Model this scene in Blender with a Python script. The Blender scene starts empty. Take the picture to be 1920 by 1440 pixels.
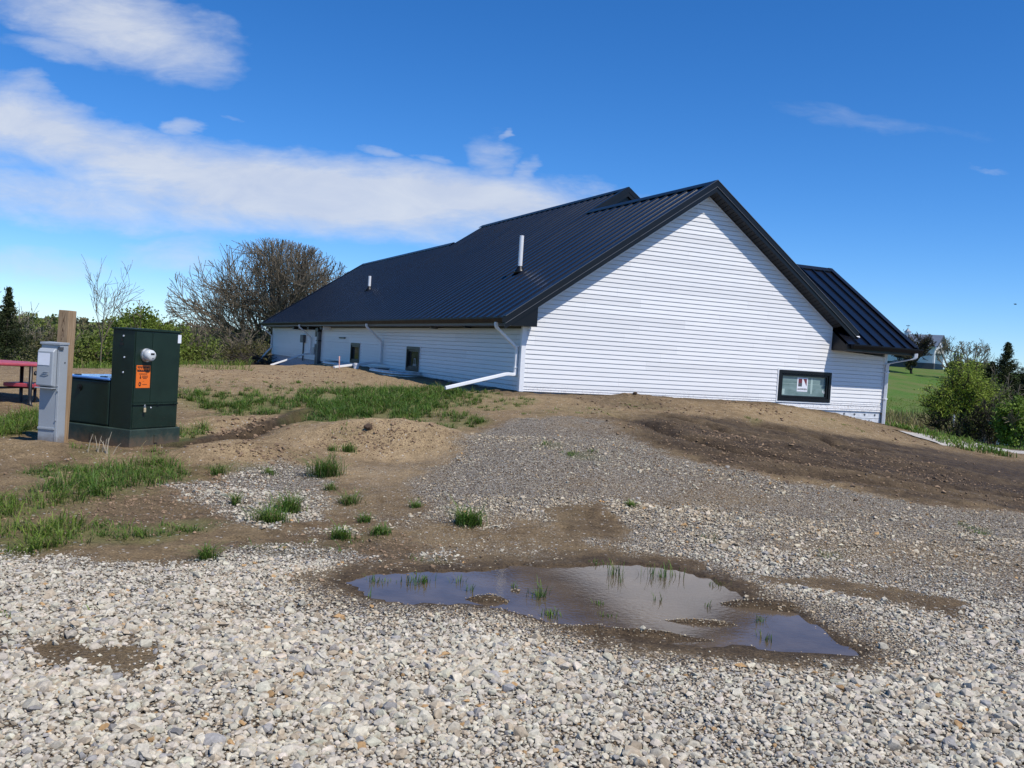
import bpy, bmesh, math, random
import numpy as np
from mathutils import Vector, Matrix

random.seed(7)
RNG = np.random.default_rng(7)
SC = bpy.context.scene
COL = SC.collection
R = math.radians

# ------------------------------------------------------------------ camera
EYE = 1.6
F, ROLL, PITCH = 1702.38, 0.0627, -0.0337      # pixels (1920 wide), radians
YAW, CX, CY = 0.4336, 0.1676, 19.6612          # house heading and its near corner
ZSOF = EYE + 0.5988                            # soffit height in the world

cam_d = bpy.data.cameras.new("camera")
cam = bpy.data.objects.new("camera", cam_d)
COL.objects.link(cam)
cam_d.sensor_fit = 'HORIZONTAL'
cam_d.sensor_width = 36.0
cam_d.lens = F / 1920 * 36.0
cam_d.clip_start = 0.05
cam_d.clip_end = 3000
fw = Vector((0, math.cos(PITCH), math.sin(PITCH)))
up0 = Vector((0, -math.sin(PITCH), math.cos(PITCH)))
rt0 = Vector((1, 0, 0))
upv = up0 * math.cos(ROLL) - rt0 * math.sin(ROLL)
rtv = rt0 * math.cos(ROLL) + up0 * math.sin(ROLL)
m3 = Matrix((rtv, upv, -fw)).transposed()
cam.matrix_world = Matrix.Translation((0, 0, EYE)) @ m3.to_4x4()
SC.camera = cam


def ray(px, py):
    xi, yi = px - 960, 720 - py
    d = fw * F + rtv * xi + upv * yi
    return np.array(d) / F


# ------------------------------------------------------------------ noise
def _hash(ix, iy, s):
    h = (ix.astype(np.int64) * 374761393 + iy.astype(np.int64) * 668265263 + s * 974634777) & 0xFFFFFFFF
    h = ((h ^ (h >> 13)) * 1274126177) & 0xFFFFFFFF
    h = (h ^ (h >> 16)) & 0xFFFF
    return h / 65535.0


def vnoise(x, y, s=0):
    x = np.asarray(x, float); y = np.asarray(y, float)
    ix, iy = np.floor(x), np.floor(y)
    fx, fy = x - ix, y - iy
    fx = fx * fx * (3 - 2 * fx); fy = fy * fy * (3 - 2 * fy)
    a = _hash(ix, iy, s); b = _hash(ix + 1, iy, s); c = _hash(ix, iy + 1, s); d = _hash(ix + 1, iy + 1, s)
    return (a * (1 - fx) + b * fx) * (1 - fy) + (c * (1 - fx) + d * fx) * fy * 1.0


def fbm(x, y, s=0, o=4):
    t = 0; a = .5; n = 0
    for k in range(o):
        t = t + a * vnoise(x, y, s + k * 17); n += a
        x = x * 2.03 + 5.1; y = y * 2.03 + 1.7; a *= .5
    return t / n - .5


def sst(a, b, x):
    t = np.clip((x - a) / (b - a), 0, 1)
    return t * t * (3 - 2 * t)


# ------------------------------------------------------------------ terrain
def fromb(X, Y):
    c, s = math.cos(YAW), math.sin(YAW)
    return CX + X * c - Y * s, CY + X * s + Y * c


def pz(px, py, z):
    d = ray(px, py); t = (z - EYE) / d[2]
    return d[0] * t, d[1] * t


CTRL = []
for X, z in [(0.1, .75), (1.7, .76), (3.2, .80), (4.6, .78), (7, .74), (8.96, .56), (10.7, .30), (11.8, .16)]:
    x, y = fromb(X, -.35); CTRL.append((x, y, z))
for Y, z in [(-.1, .74), (2, .75), (4.4, .76), (8, .80), (11.4, .85), (15.6, .82), (22.8, .77), (30, .64), (33, .5)]:
    x, y = fromb(-.35, Y); CTRL.append((x, y, z))
for X, Y, z in [(-2.2, 20.5, .60), (-2.2, 30, .28), (-4, 25, .5), (-5, 33, .1)]:
    x, y = fromb(X, Y); CTRL.append((x, y, z))
for X, Y in [(5, 6), (5, 14), (5, 24), (9, 10)]:
    x, y = fromb(X, Y); CTRL.append((x, y, .7))
for px, py, z in [(100, 842, .03), (242, 842, .04), (340, 836, .06), (450, 866, .05), (600, 880, .05), (720, 872, .08),
                  (880, 830, .26), (980, 850, .33), (980, 790, .50), (900, 770, .50), (700, 790, .32), (560, 765, .35), (430, 775, .22), (360, 720, .50), (520, 715, .60), (720, 725, .64),
                  (1000, 1000, .02), (1200, 950, .10), (1200, 860, .32), (1300, 815, .50), (1480, 830, .33), (1650, 850, .17), (1800, 900, .05),
                  (1900, 965, .0), (1700, 1000, .03), (1500, 1000, .05), (1850, 862, -.1), (1850, 840, -.30), (1780, 828, -.22),
                  (300, 1000, .0), (100, 960, .01), (640, 1000, .0), (300, 1200, .02), (900, 1300, .02), (1500, 1330, .02), (1800, 1150, .03),
                  (340, 693, .58), (150, 695, .52), (20, 700, .48), (20, 790, .10), (-400, 760, .15), (-300, 900, .05), (2200, 900, -.3), (2300, 1100, .0), (2100, 860, -.5)]:
    x, y = pz(px, py, z); CTRL.append((x, y, z))
for x, y, z in [(0, 0, .02), (0, -4, .02), (-5, 0, .02), (5, 0, .02), (-5, 4, .02), (6, 4, .02), (-10, 32, .2), (-18, 32, .0), (-24, 24, .2), (-16, 44, -.9), (-30, 44, -1.2), (-14, 10, .05),
                (-26, 8, .1), (14, 6, -.1), (22, 14, -.5), (24, 30, -1.0), (30, 40, -1.6), (20, 44, -1.5), (16, 34, -.75), (10, 50, -.5), (-10, 50, .2)]:
    CTRL.append((x, y, z))
CTRL = np.array(CTRL)


def _tps(r2):
    return r2 * np.log(r2 + 1e-9) * .5


def _solve():
    P = CTRL[:, :2]; n = len(P)
    r2 = ((P[:, None] - P[None]) ** 2).sum(-1)
    A = np.zeros((n + 3, n + 3)); A[:n, :n] = _tps(r2) + np.eye(n) * .35
    A[:n, n] = 1; A[:n, n + 1:] = P; A[n, :n] = 1; A[n + 1:, :n] = P.T
    return np.linalg.solve(A, np.concatenate([CTRL[:, 2], [0, 0, 0]]))


TPW = _solve()


def Hnear(x, y):
    n = len(CTRL)
    out = TPW[n] + TPW[n + 1] * x + TPW[n + 2] * y
    for i in range(n):
        out = out + TPW[i] * _tps((x - CTRL[i, 0]) ** 2 + (y - CTRL[i, 1]) ** 2)
    return out


def Hfar(x, y):
    rgt = np.interp(y, [0, 44, 48, 52, 66, 72, 140, 200, 700, 2500], [-.6, -1.35, -2.1, -2.3, -2.3, -1.75, 3.25, 4.0, 4.2, 4.2])
    lft = np.interp(y, [0, 30, 48, 62, 100, 160, 240, 700, 2500], [.4, .2, -1.2, -2.6, -2.2, .4, 3, 4, 4])
    w = sst(-18, 14, x - .05 * y)
    rr = np.hypot(x, np.minimum(y, 0))
    return lft * (1 - w) + rgt * w - .4 * sst(30, 80, rr) * (y < 20)


def H0(x, y):
    w = np.maximum(sst(34, 47, y), sst(22, 40, np.abs(x)))
    w = np.maximum(w, sst(6, 14, -y))
    return Hnear(np.clip(x, -45, 45), np.clip(y, -15, 55)) * (1 - w) + Hfar(x, y) * w


def g0(px, py, fn=None):
    d = ray(px, py)
    t = np.linspace(2.5, 60, 1500)
    t = np.concatenate([t, np.linspace(60, 260, 800)])
    h = (fn or H0)(d[0] * t, d[1] * t)
    k = np.argmax(EYE + d[2] * t <= h)
    if k == 0:
        k = len(t) - 1
    return d[0] * t[k], d[1] * t[k], float(h[k])


# bumps: px, py, half-width (m), half-depth (m), height, tilt
BUMPS = []
for px, py, ax, ay, h in [(690, 832, 1.35, .75, .36), (800, 842, .75, .6, .22), (590, 812, .6, .6, .14), (500, 858, 1.0, .55, .23), (390, 862, .5, .4, .1),
                          (60, 848, 1.4, .55, .14), (250, 862, 1.2, .35, .05), (420, 795, .9, .5, .14), (1190, 752, .75, .55, .17), (1390, 768, .55, .6, .10), (1060, 752, .6, .4, .07),
                          (1300, 760, .7, .5, .06), (330, 700, 2.2, 1.6, .12), (460, 690, 1.6, 1.6, .10), (480, 672, 1.3, 1.3, .28), (1680, 800, .5, .4, .16),
                          (1585, 1042, .28, .15, .05), (1110, 965, .35, .2, .06), (905, 700, 1, .6, .04), (1250, 800, .6, .5, .08), (1500, 850, 1.2, .6, .10), (1750, 885, 1.5, .6, .10)]:
    x, y, z = g0(px, py); BUMPS.append((x, y, ax, ay, h))


def wpoly(pts, fn=None):
    return np.array([g0(a, b, fn)[:2] for a, b in pts])


def sdf(poly, x, y):
    """signed distance to a closed polygon, negative inside"""
    x = np.asarray(x, float); y = np.asarray(y, float)
    d = np.full(x.shape, 1e9); ins = np.zeros(x.shape, bool)
    n = len(poly)
    for i in range(n):
        ax, ay = poly[i]; bx, by = poly[(i + 1) % n]
        ex, ey = bx - ax, by - ay
        t = np.clip(((x - ax) * ex + (y - ay) * ey) / (ex * ex + ey * ey + 1e-12), 0, 1)
        d = np.minimum(d, (x - ax - t * ex) ** 2 + (y - ay - t * ey) ** 2)
        c = ((ay > y) != (by > y)) & (x < (bx - ax) * (y - ay) / (by - ay + 1e-12) + ax)
        ins ^= c
    d = np.sqrt(d)
    return np.where(ins, -d, d)


def lined(line, x, y):
    d = np.full(np.shape(x), 1e9)
    for i in range(len(line) - 1):
        ax, ay = line[i]; bx, by = line[i + 1]
        ex, ey = bx - ax, by - ay
        t = np.clip(((x - ax) * ex + (y - ay) * ey) / (ex * ex + ey * ey + 1e-12), 0, 1)
        d = np.minimum(d, (x - ax - t * ex) ** 2 + (y - ay - t * ey) ** 2)
    return np.sqrt(d)


PUD = np.array([pz(a, b, 0) for a, b in [(648, 1094), (700, 1077), (790, 1071), (870, 1071), (935, 1068), (960, 1060), (1040, 1064), (1100, 1062), (1130, 1060), (1200, 1060), (1260, 1067), (1330, 1085),
                                          (1372, 1104), (1400, 1122), (1450, 1133), (1500, 1152), (1540, 1175), (1575, 1205), (1625, 1226), (1560, 1230), (1480, 1226), (1420, 1216), (1370, 1212),
                                          (1310, 1215), (1240, 1207), (1190, 1200), (1130, 1184), (1050, 1174), (1000, 1160), (930, 1140), (900, 1132), (830, 1134), (760, 1132), (690, 1122)]])
PUDISL = [(pz(1300, 1166, 0), .42, .10, .075), (pz(1420, 1137, 0), .34, .075, .07), (pz(1240, 1196, 0), .35, .05, .05), (pz(968, 1108, 0), .08, .12, .06), (pz(920, 1125, 0), .16, .07, .06), (pz(1130, 1188, 0), .3, .06, .03),
          (pz(1310, 1150, 0), .15, .06, .04)]
TRENCH = np.array([pz(a, b, z) for a, b, z in [(335, 838, .05), (400, 833, .06), (470, 822, .08), (530, 806, .15), (565, 786, .25), (575, 770, .35)]])
RILLS = [np.array([pz(a, b, z) for a, b, z in L]) for L in [
    [(1165, 790, .5), (1260, 822, .45), (1380, 850, .35), (1500, 870, .27), (1650, 895, .15), (1900, 930, .03)],
    [(1180, 778, .55), (1300, 795, .5), (1390, 822, .4), (1470, 838, .33), (1600, 860, .22), (1740, 880, .1)],
    [(1420, 800, .45), (1540, 822, .33), (1580, 840, .27), (1720, 868, .12), (1850, 893, .04), (1960, 910, 0)],
    [(1250, 785, .55), (1360, 808, .45), (1450, 822, .36)],
    [(1530, 812, .4), (1560, 828, .3), (1650, 842, .2)],
    [(1450, 880, .28), (1620, 905, .15), (1800, 935, .04)]]]
RUTS = [np.array([fromb(-1.6 - k * .9 + .3 * math.sin(k), y) for y in np.linspace(2 + k, 24, 7)]) for k in range(6)]


def H(x, y, detail=True):
    x = np.asarray(x, float); y = np.asarray(y, float)
    z = H0(x, y)
    near = 1 - sst(28, 45, np.hypot(x, y))
    for bx, by, ax, ay, h in BUMPS:
        r = ((x - bx) / ax) ** 2 + ((y - by) / ay) ** 2
        z = z + h * np.exp(-r * 1.3) * (1 + .35 * fbm(x * 3, y * 3, 91, 3))
    dt = lined(TRENCH, x + .12 * fbm(x * 2.2, y * 2.2, 5), y)
    z = z - .42 * (1 - sst(.12, .27, dt)) * (1 + .8 * fbm(x * 3, y * 3, 12))
    wx = x + .3 * fbm(x * .9, y * .9, 33); wy = y + .22 * fbm(x * 1.1, y * 1.1, 34)
    for L in RILLS:
        dl = lined(L, wx, wy)
        z = z - .085 * np.exp(-(dl / .075) ** 2) - .045 * np.exp(-(dl / .25) ** 2) + .03 * np.exp(-((dl - .35) / .2) ** 2)
    for L in RUTS:
        dl = lined(L, wx, wy)
        z = z - .035 * np.exp(-(dl / .2) ** 2)
    lump = fbm(x * .8, y * .8, 3, 3) * .07 + fbm(x * 3.1, y * 3.1, 8, 3) * .035
    if detail:
        lump = lump + fbm(x * 9, y * 9, 21, 3) * .042
    ps = sdf(PUD, x + .10 * fbm(x * 3.1, y * 3.1, 44, 3), y + .10 * fbm(x * 3.1, y * 3.1, 45, 3))
    flat = sst(-.1, 1.6, ps)
    z = z + lump * near * (.35 + .65 * flat) + fbm(x * .05, y * .05, 60, 3) * 1.2 * sst(60, 160, y)
    # the basin of the puddle
    edge = sst(-.02, .7, ps)
    rim = .012 + .02 * sst(0, .6, ps) + fbm(x * 5, y * 5, 71, 3) * .02
    bas = np.where(ps > 0, rim, -.005 + ps * .10 + fbm(x * 4, y * 4, 72, 3) * .012)
    for (c, ax, ay, h) in PUDISL:
        bas = bas + h * np.exp(-1.2 * (((x - c[0]) / ax) ** 2 + ((y - c[1]) / ay) ** 2))
    z = z * edge + bas * (1 - edge)
    return z


def G(px, py):
    return g0(px, py, lambda a, b: H(a, b, False))


def Hs(x, y):
    return float(H(np.array([x]), np.array([y]))[0])


# regions of the ground
GRAV = wpoly([(-500, 1035), (0, 1028), (100, 1045), (230, 1055), (385, 1052), (470, 1012), (560, 1000), (640, 990), (715, 1010), (700, 1045), (610, 1068), (580, 1095), (650, 1125), (830, 1142), (930, 1150), (1050, 1192), (1250, 1222), (1460, 1245),
              (1610, 1245), (1655, 1215), (1560, 1170), (1480, 1130), (1400, 1095), (1290, 1052), (1180, 1035), (1090, 1010), (1000, 990), (930, 1000), (860, 990), (780, 970), (745, 930), (780, 892), (850, 850), (900, 806), (960, 785), (1050, 778), (1140, 792), (1250, 850),
              (1450, 897), (1700, 937), (1920, 968), (2500, 1060), (2700, 1500)]).tolist() + [[8, -3], [-8, -3]]
GRAV = np.array(GRAV)
PATCH = wpoly([(318, 906), (380, 892), (450, 878), (520, 872), (590, 878), (640, 905), (650, 950), (610, 975), (540, 985), (480, 992), (420, 985), (392, 950), (350, 930)])
PART = wpoly([(640, 880), (760, 868), (850, 848), (820, 900), (770, 960), (900, 1000), (1010, 1005), (1090, 1020), (1020, 1052), (800, 1040), (735, 1000), (660, 960)])
PATCH2 = wpoly([(760, 1040), (800, 1030), (850, 1040), (840, 1062), (780, 1060)])
DARK = wpoly([(1150, 788), (1260, 778), (1400, 792), (1560, 812), (1700, 835), (1920, 868), (2300, 915), (2300, 1030), (1920, 958), (1700, 930), (1450, 888), (1250, 838)])
PATH = wpoly([(1768, 825), (1850, 839), (1920, 847), (2200, 880), (2250, 900), (1920, 856), (1840, 846)])
SOILS = [wpoly(p) for p in ([(-30, 1205), (60, 1198), (180, 1195), (260, 1212), (340, 1230), (320, 1262), (240, 1270), (190, 1240), (60, 1225), (-30, 1228)],
                           [(420, 1030), (480, 1005), (560, 1000), (700, 1000), (760, 1010), (700, 1045), (560, 1020)],
                           [(1400, 1080), (1560, 1075), (1700, 1100), (1900, 1150), (1800, 1165), (1650, 1130), (1480, 1105)],
                           [(1000, 955), (1100, 945), (1180, 985), (1180, 1020), (1050, 1000)])]


def warp(x, y, a=.35):
    return x + a * fbm(x * 1.3, y * 1.3, 101, 4), y + a * fbm(x * 1.3, y * 1.3, 102, 4)


def gravel_mask(x, y):
    wx, wy = warp(x, y, .5)
    s = np.minimum(np.minimum(sdf(GRAV, wx, wy), sdf(PATCH, wx, wy)), sdf(PATCH2, wx, wy))
    g = 1 - sst(-.28, .22, s + .35 * fbm(x * 5, y * 5, 77, 3))
    g = np.maximum(g, .42 * (1 - sst(-.2, .3, sdf(PART, wx, wy))) * (.5 + 1.6 * np.clip(fbm(x * 1.6, y * 1.6, 79, 3) + .25, 0, 1)))
    for S in SOILS:
        g = g * (1 - .9 * (1 - sst(-.14, .10, sdf(S, wx, wy) + .25 * fbm(x * 6, y * 6, 78, 3))))
    # washed-out, half buried parts of the gravel up the slope
    hill = sst(6.3, 8.5, y)
    g = g * (1 - hill * .50 * sst(-.12, .16, fbm(x * .55 + 3, y * .4, 55, 4)))
    return np.clip(g, 0, 1)


# ------------------------------------------------------------------ object helpers
def link(name, me, parent=None, mat=None):
    o = bpy.data.objects.new(name, me)
    COL.objects.link(o)
    if parent is not None:
        o.parent = parent
    if mat is not None:
        me.materials.append(mat)
    return o


def tag(o, label=None, cat=None, group=None, kind=None):
    if label: o['label'] = label
    if cat: o['category'] = cat
    if group: o['group'] = group
    if kind: o['kind'] = kind
    return o


def empty(name, loc, rz=0, label=None, cat=None, group=None):
    o = bpy.data.objects.new(name, None)
    COL.objects.link(o)
    o.empty_display_size = .1
    o.location = loc; o.rotation_euler = (0, 0, rz)
    return tag(o, label, cat, group)


class MB:
    """collects faces and links them as one mesh object"""
    def __init__(s): s.v = []; s.f = []

    def face(s, *pts):
        b = len(s.v); s.v += [tuple(p) for p in pts]; s.f.append(tuple(range(b, b + len(pts)))); return s

    def box(s, x0, x1, y0, y1, z0, z1):
        b = len(s.v)
        s.v += [(x, y, z) for z in (z0, z1) for x, y in ((x0, y0), (x1, y0), (x1, y1), (x0, y1))]
        for f in ((0, 3, 2, 1), (4, 5, 6, 7), (0, 1, 5, 4), (1, 2, 6, 5), (2, 3, 7, 6), (3, 0, 4, 7)):
            s.f.append(tuple(b + i for i in f))
        return s

    def prism(s, poly, h0, h1, axis='z'):
        """polygon (2d) pushed along an axis"""
        def P(a, b, h): return (a, b, h) if axis == 'z' else ((a, h, b) if axis == 'y' else (h, a, b))
        n = len(poly); b = len(s.v)
        s.v += [P(a, c, h0) for a, c in poly] + [P(a, c, h1) for a, c in poly]
        s.f.append(tuple(b + i for i in range(n))[::-1]); s.f.append(tuple(b + n + i for i in range(n)))
        for i in range(n):
            j = (i + 1) % n
            s.f.append((b + i, b + j, b + n + j, b + n + i))
        return s

    def tube(s, pts, rad, n=8, cap=True, square=False):
        pts = [Vector(p) for p in pts]
        if not hasattr(rad, '__len__'): rad = [rad] * len(pts)
        b = len(s.v); ref = None
        for i, p in enumerate(pts):
            a = (pts[min(i + 1, len(pts) - 1)] - pts[max(i - 1, 0)])
            a = a.normalized() if a.length > 1e-9 else Vector((0, 0, 1))
            if ref is None:
                ref = Vector((0, 0, 1)) if abs(a.z) < .9 else Vector((1, 0, 0))
            u = (ref - a * ref.dot(a))
            u = u.normalized() if u.length > 1e-6 else a.orthogonal().normalized()
            w = a.cross(u); ref = u
            for k in range(n):
                t = 2 * math.pi * (k + (.5 if square else 0)) / n
                s.v.append(tuple(p + (u * math.cos(t) + w * math.sin(t)) * rad[i]))
        m = len(pts)
        for i in range(m - 1):
            for k in range(n):
                j = (k + 1) % n
                s.f.append((b + i * n + k, b + i * n + j, b + (i + 1) * n + j, b + (i + 1) * n + k))
        if cap:
            s.f.append(tuple(b + k for k in range(n))[::-1]); s.f.append(tuple(b + (m - 1) * n + k for k in range(n)))
        return s

    def lathe(s, prof, n=20, axis='z', c=(0, 0, 0)):
        b = len(s.v)
        for r, h in prof:
            for k in range(n):
                t = 2 * math.pi * k / n
                a, d = r * math.cos(t), r * math.sin(t)
                p = (a, d, h) if axis == 'z' else ((a, h, d) if axis == 'y' else (h, a, d))
                s.v.append((p[0] + c[0], p[1] + c[1], p[2] + c[2]))
        for i in range(len(prof) - 1):
            for k in range(n):
                j = (k + 1) % n
                s.f.append((b + i * n + k, b + i * n + j, b + (i + 1) * n + j, b + (i + 1) * n + k))
        s.f.append(tuple(b + k for k in range(n))[::-1]); s.f.append(tuple(b + (len(prof) - 1) * n + k for k in range(n)))
        return s

    SPLIT = {'lug', 'fixing', 'strap', 'end_cap', 'bolt', 'screw', 'hinge', 'gable_infill', 'display', 'eave_return', 'soffit_sensor', 'brace', 'hasp', 'small_print', 'side_label', 'emblem', 'lock'}

    def build(s, name, mat, parent=None, smooth=False, bevel=0, seg=2):
        if name in s.SPLIT:                     # one object per separate piece
            par = list(range(len(s.v)))

            def find(a):
                while par[a] != a: a = par[a]
                return a
            key = {}
            for i, v in enumerate(s.v):
                k = tuple(round(c, 5) for c in v)
                if k in key: par[find(i)] = find(key[k])
                else: key[k] = i
            for f in s.f:
                for j in f[1:]: par[find(j)] = find(f[0])
            groups = {}
            for f in s.f: groups.setdefault(find(f[0]), []).append(f)
            if len(groups) > 1:
                for fs in groups.values():
                    m = MB()
                    for f in fs: m.face(*[s.v[i] for i in f])
                    m.build1(name, mat, parent, smooth, bevel, seg)
                return None
        return s.build1(name, mat, parent, smooth, bevel, seg)

    def build1(s, name, mat, parent=None, smooth=False, bevel=0, seg=2):
        me = bpy.data.meshes.new(name)
        me.from_pydata(s.v, [], s.f)
        bm = bmesh.new(); bm.from_mesh(me)
        bmesh.ops.remove_doubles(bm, verts=bm.verts, dist=1e-5)
        bmesh.ops.recalc_face_normals(bm, faces=bm.faces)
        bm.to_mesh(me); bm.free()
        if smooth: me.shade_smooth()
        o = link(name, me, parent, mat)
        if bevel:
            md = o.modifiers.new("bevel", 'BEVEL'); md.width = bevel; md.segments = seg; md.limit_method = 'ANGLE'; md.angle_limit = R(40)
        return o


def mass(name, V, Fc, mat, parent=None, col=None, smooth=False):
    """numpy mesh: V (n,3), Fc (m,k)"""
    me = bpy.data.meshes.new(name)
    n, k = Fc.shape
    me.vertices.add(len(V)); me.vertices.foreach_set('co', np.asarray(V, np.float32).ravel())
    me.loops.add(n * k); me.loops.foreach_set('vertex_index', np.asarray(Fc, np.int32).ravel())
    me.polygons.add(n); me.polygons.foreach_set('loop_start', np.arange(0, n * k, k, dtype=np.int32))
    me.update(calc_edges=True); me.validate()
    if smooth: me.shade_smooth()
    else: me.shade_flat()
    if col is not None:
        a = me.color_attributes.new('tone', 'FLOAT_COLOR', 'POINT')
        c = np.ones((len(V), 4), np.float32); c[:, :col.shape[1]] = col
        a.data.foreach_set('color', c.ravel())
    return link(name, me, parent, mat)


# ------------------------------------------------------------------ materials
class NT:
    def __init__(s, nt): s.nt = nt

    def n(s, t, **kw):
        nd = s.nt.nodes.new(t)
        for k, v in kw.items():
            if k.startswith('i_'):
                nd.inputs[k[2:].replace('_', ' ')].default_value = v
            else: setattr(nd, k, v)
        return nd

    def l(s, a, b): s.nt.links.new(a, b)

    def math(s, op, a, b=None, clamp=False):
        nd = s.n('ShaderNodeMath', operation=op, use_clamp=clamp)
        for i, q in enumerate((a, b)):
            if q is None: continue
            if isinstance(q, (int, float)): nd.inputs[i].default_value = q
            else: s.l(q, nd.inputs[i])
        return nd.outputs[0]

    def mix(s, f, a, b, mode='MIX'):
        nd = s.n('ShaderNodeMix', data_type='RGBA', blend_type=mode)
        for i, q in ((0, f), (6, a), (7, b)):
            if isinstance(q, (int, float)): nd.inputs[i].default_value = q
            elif isinstance(q, tuple): nd.inputs[i].default_value = (*q[:3], 1)
            else: s.l(q, nd.inputs[i])
        return nd.outputs[2]

    def ramp(s, f, stops):
        nd = s.n('ShaderNodeValToRGB')
        e = nd.color_ramp.elements
        while len(e) < len(stops): e.new(.5)
        for q, (p, c) in zip(e, stops):
            q.position = p; q.color = (c, c, c, 1) if isinstance(c, (int, float)) else (*c, 1)
        s.l(f, nd.inputs[0]); return nd.outputs[0]

    def noise(s, vec, scale, detail=4, rough=.55, dist=0):
        nd = s.n('ShaderNodeTexNoise'); nd.inputs['Scale'].default_value = scale; nd.inputs['Detail'].default_value = detail
        nd.inputs['Roughness'].default_value = rough; nd.inputs['Distortion'].default_value = dist
        if vec is not None: s.l(vec, nd.inputs['Vector'])
        return nd.outputs[0]

    def mapping(s, vec, scale=(1, 1, 1), rot=(0, 0, 0), loc=(0, 0, 0)):
        nd = s.n('ShaderNodeMapping'); nd.inputs['Scale'].default_value = scale; nd.inputs['Rotation'].default_value = rot; nd.inputs['Location'].default_value = loc
        s.l(vec, nd.inputs['Vector']); return nd.outputs[0]


def newmat(name):
    m = bpy.data.materials.new(name); m.use_nodes = True
    return m, NT(m.node_tree), m.node_tree.nodes['Principled BSDF']


def mat(name, col, rough=.5, metal=0, var=.12, scale=6, bump=.0, bscale=60, spec=.5, stretch=(1, 1, 1)):
    m, t, b = newmat(name)
    tc = t.n('ShaderNodeTexCoord').outputs['Object']
    v = t.mapping(tc, stretch)
    nz = t.noise(v, scale, 6, .6)
    f = t.ramp(nz, [(.3, 0.), (.72, 1.)])
    c = t.mix(f, tuple(x * (1 - var) for x in col), tuple(min(1, x * (1 + var)) for x in col))
    t.l(c, b.inputs['Base Color'])
    b.inputs['Roughness'].default_value = rough; b.inputs['Metallic'].default_value = metal
    b.inputs['Specular IOR Level'].default_value = spec
    rr = t.math('ADD', t.math('MULTIPLY', nz, .25), rough - .12, clamp=True); t.l(rr, b.inputs['Roughness'])
    if bump:
        bp = t.n('ShaderNodeBump'); bp.inputs['Strength'].default_value = bump; bp.inputs['Distance'].default_value = .01
        t.l(t.noise(v, bscale, 4), bp.inputs['Height']); t.l(bp.outputs[0], b.inputs['Normal'])
    return m


def tone_mat(name, rough=.8, spec=.3, trans=0., grain=0):
    """colour from the mesh's own per-vertex tone"""
    m, t, b = newmat(name)
    a = t.n('ShaderNodeVertexColor', layer_name='tone').outputs['Color']
    c = a
    if grain:
        tc = t.n('ShaderNodeTexCoord').outputs['Object']
        f = t.ramp(t.noise(tc, grain, 5, .65), [(.3, .72), (.7, 1.18)])
        c = t.mix(1., a, f, 'MULTIPLY')
        bp = t.n('ShaderNodeBump'); bp.inputs['Strength'].default_value = .5; bp.inputs['Distance'].default_value = .004
        t.l(t.noise(tc, grain * 1.3, 5, .65), bp.inputs['Height']); t.l(bp.outputs[0], b.inputs['Normal'])
    t.l(c, b.inputs['Base Color']); b.inputs['Roughness'].default_value = rough; b.inputs['Specular IOR Level'].default_value = spec
    if trans:
        tr = t.n('ShaderNodeBsdfTranslucent'); t.l(c, tr.inputs['Color'])
        mx = t.n('ShaderNodeMixShader'); mx.inputs[0].default_value = trans
        out = m.node_tree.nodes['Material Output']
        t.l(b.outputs[0], mx.inputs[1]); t.l(tr.outputs[0], mx.inputs[2]); t.l(mx.outputs[0], out.inputs['Surface'])
    return m


M_leaf = tone_mat('leaf', .6, .3, .3)
M_grass = tone_mat('grass_blade', .55, .35, .3)
M_stone = tone_mat('limestone', .85, .25, 0, 55)
M_bark = mat('bark', (.17, .14, .10), .9, var=.4, scale=8, bump=.6, bscale=25, spec=.2)
M_barkdk = mat('bark_dark', (.055, .045, .036), .9, var=.4, scale=8, bump=.6, bscale=25, spec=.2)
M_barkgr = mat('bark_grey', (.20, .175, .13), .9, var=.4, scale=8, bump=.6, bscale=25, spec=.2)
M_black = mat('black_trim', (.006, .006, .007), .36, var=.2, scale=3, spec=.35)
M_soffit = mat('black_soffit', (.008, .0075, .0075), .5, var=.2, scale=5)
M_highlight = mat('painted_highlight', (.10, .10, .105), .3, var=.3, scale=2)  # lighter grey: highlight on the black trim put into the colour
M_gutter = mat('black_gutter', (.005, .005, .006), .5, var=.2, scale=3, spec=.2)
M_soffitg = mat('eave_soffit', (.10, .095, .095), .5, var=.2, scale=3)
M_white = mat('white_trim', (.78, .79, .80), .4, var=.05, scale=3)
M_pvc = mat('white_pvc', (.80, .81, .82), .35, var=.04, scale=3)
M_galv = mat('galvanised_steel', (.55, .57, .58), .42, metal=.7, var=.3, scale=9, bump=.1)
M_grey = mat('grey_enamel', (.36, .39, .41), .42, var=.07, scale=3, bump=.05, bscale=200)
M_green = mat('dark_green_enamel', (.010, .024, .015), .42, var=.25, scale=4, bump=.06, bscale=150, spec=.35)
M_greenl = mat('green_base', (.026, .046, .034), .6, var=.35, scale=5, bump=.2, bscale=60)
M_paper = mat('paper_label', (.80, .82, .86), .5, var=.05)
M_orange = mat('orange_label', (.85, .17, .015), .45, var=.06)
M_ink = mat('black_ink', (.015, .012, .01), .5, var=.1)
M_darkgrey = mat('dark_grey_box', (.09, .095, .10), .5, var=.15)
M_red = mat('red_coated_steel', (.42, .06, .08), .45, var=.18, scale=7, bump=.15, bscale=120)
M_blacksteel = mat('black_powder_coat', (.01, .01, .011), .4, var=.2)
M_concrete = mat('concrete', (.42, .42, .40), .9, var=.2, scale=8, bump=.3, bscale=40)
M_brick = mat('foundation_block', (.40, .42, .46), .9, var=.25, scale=12, bump=.3, bscale=40)
M_bluetop = mat('lid_sky_tint', (.05, .09, .12), .3, var=.15)  # sky reflected in the tank top, put into the blue
M_pink = mat('pink_stake', (.75, .42, .36), .6, var=.15)
M_brass = mat('brass', (.45, .30, .10), .4, metal=.8, var=.1)
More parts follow.
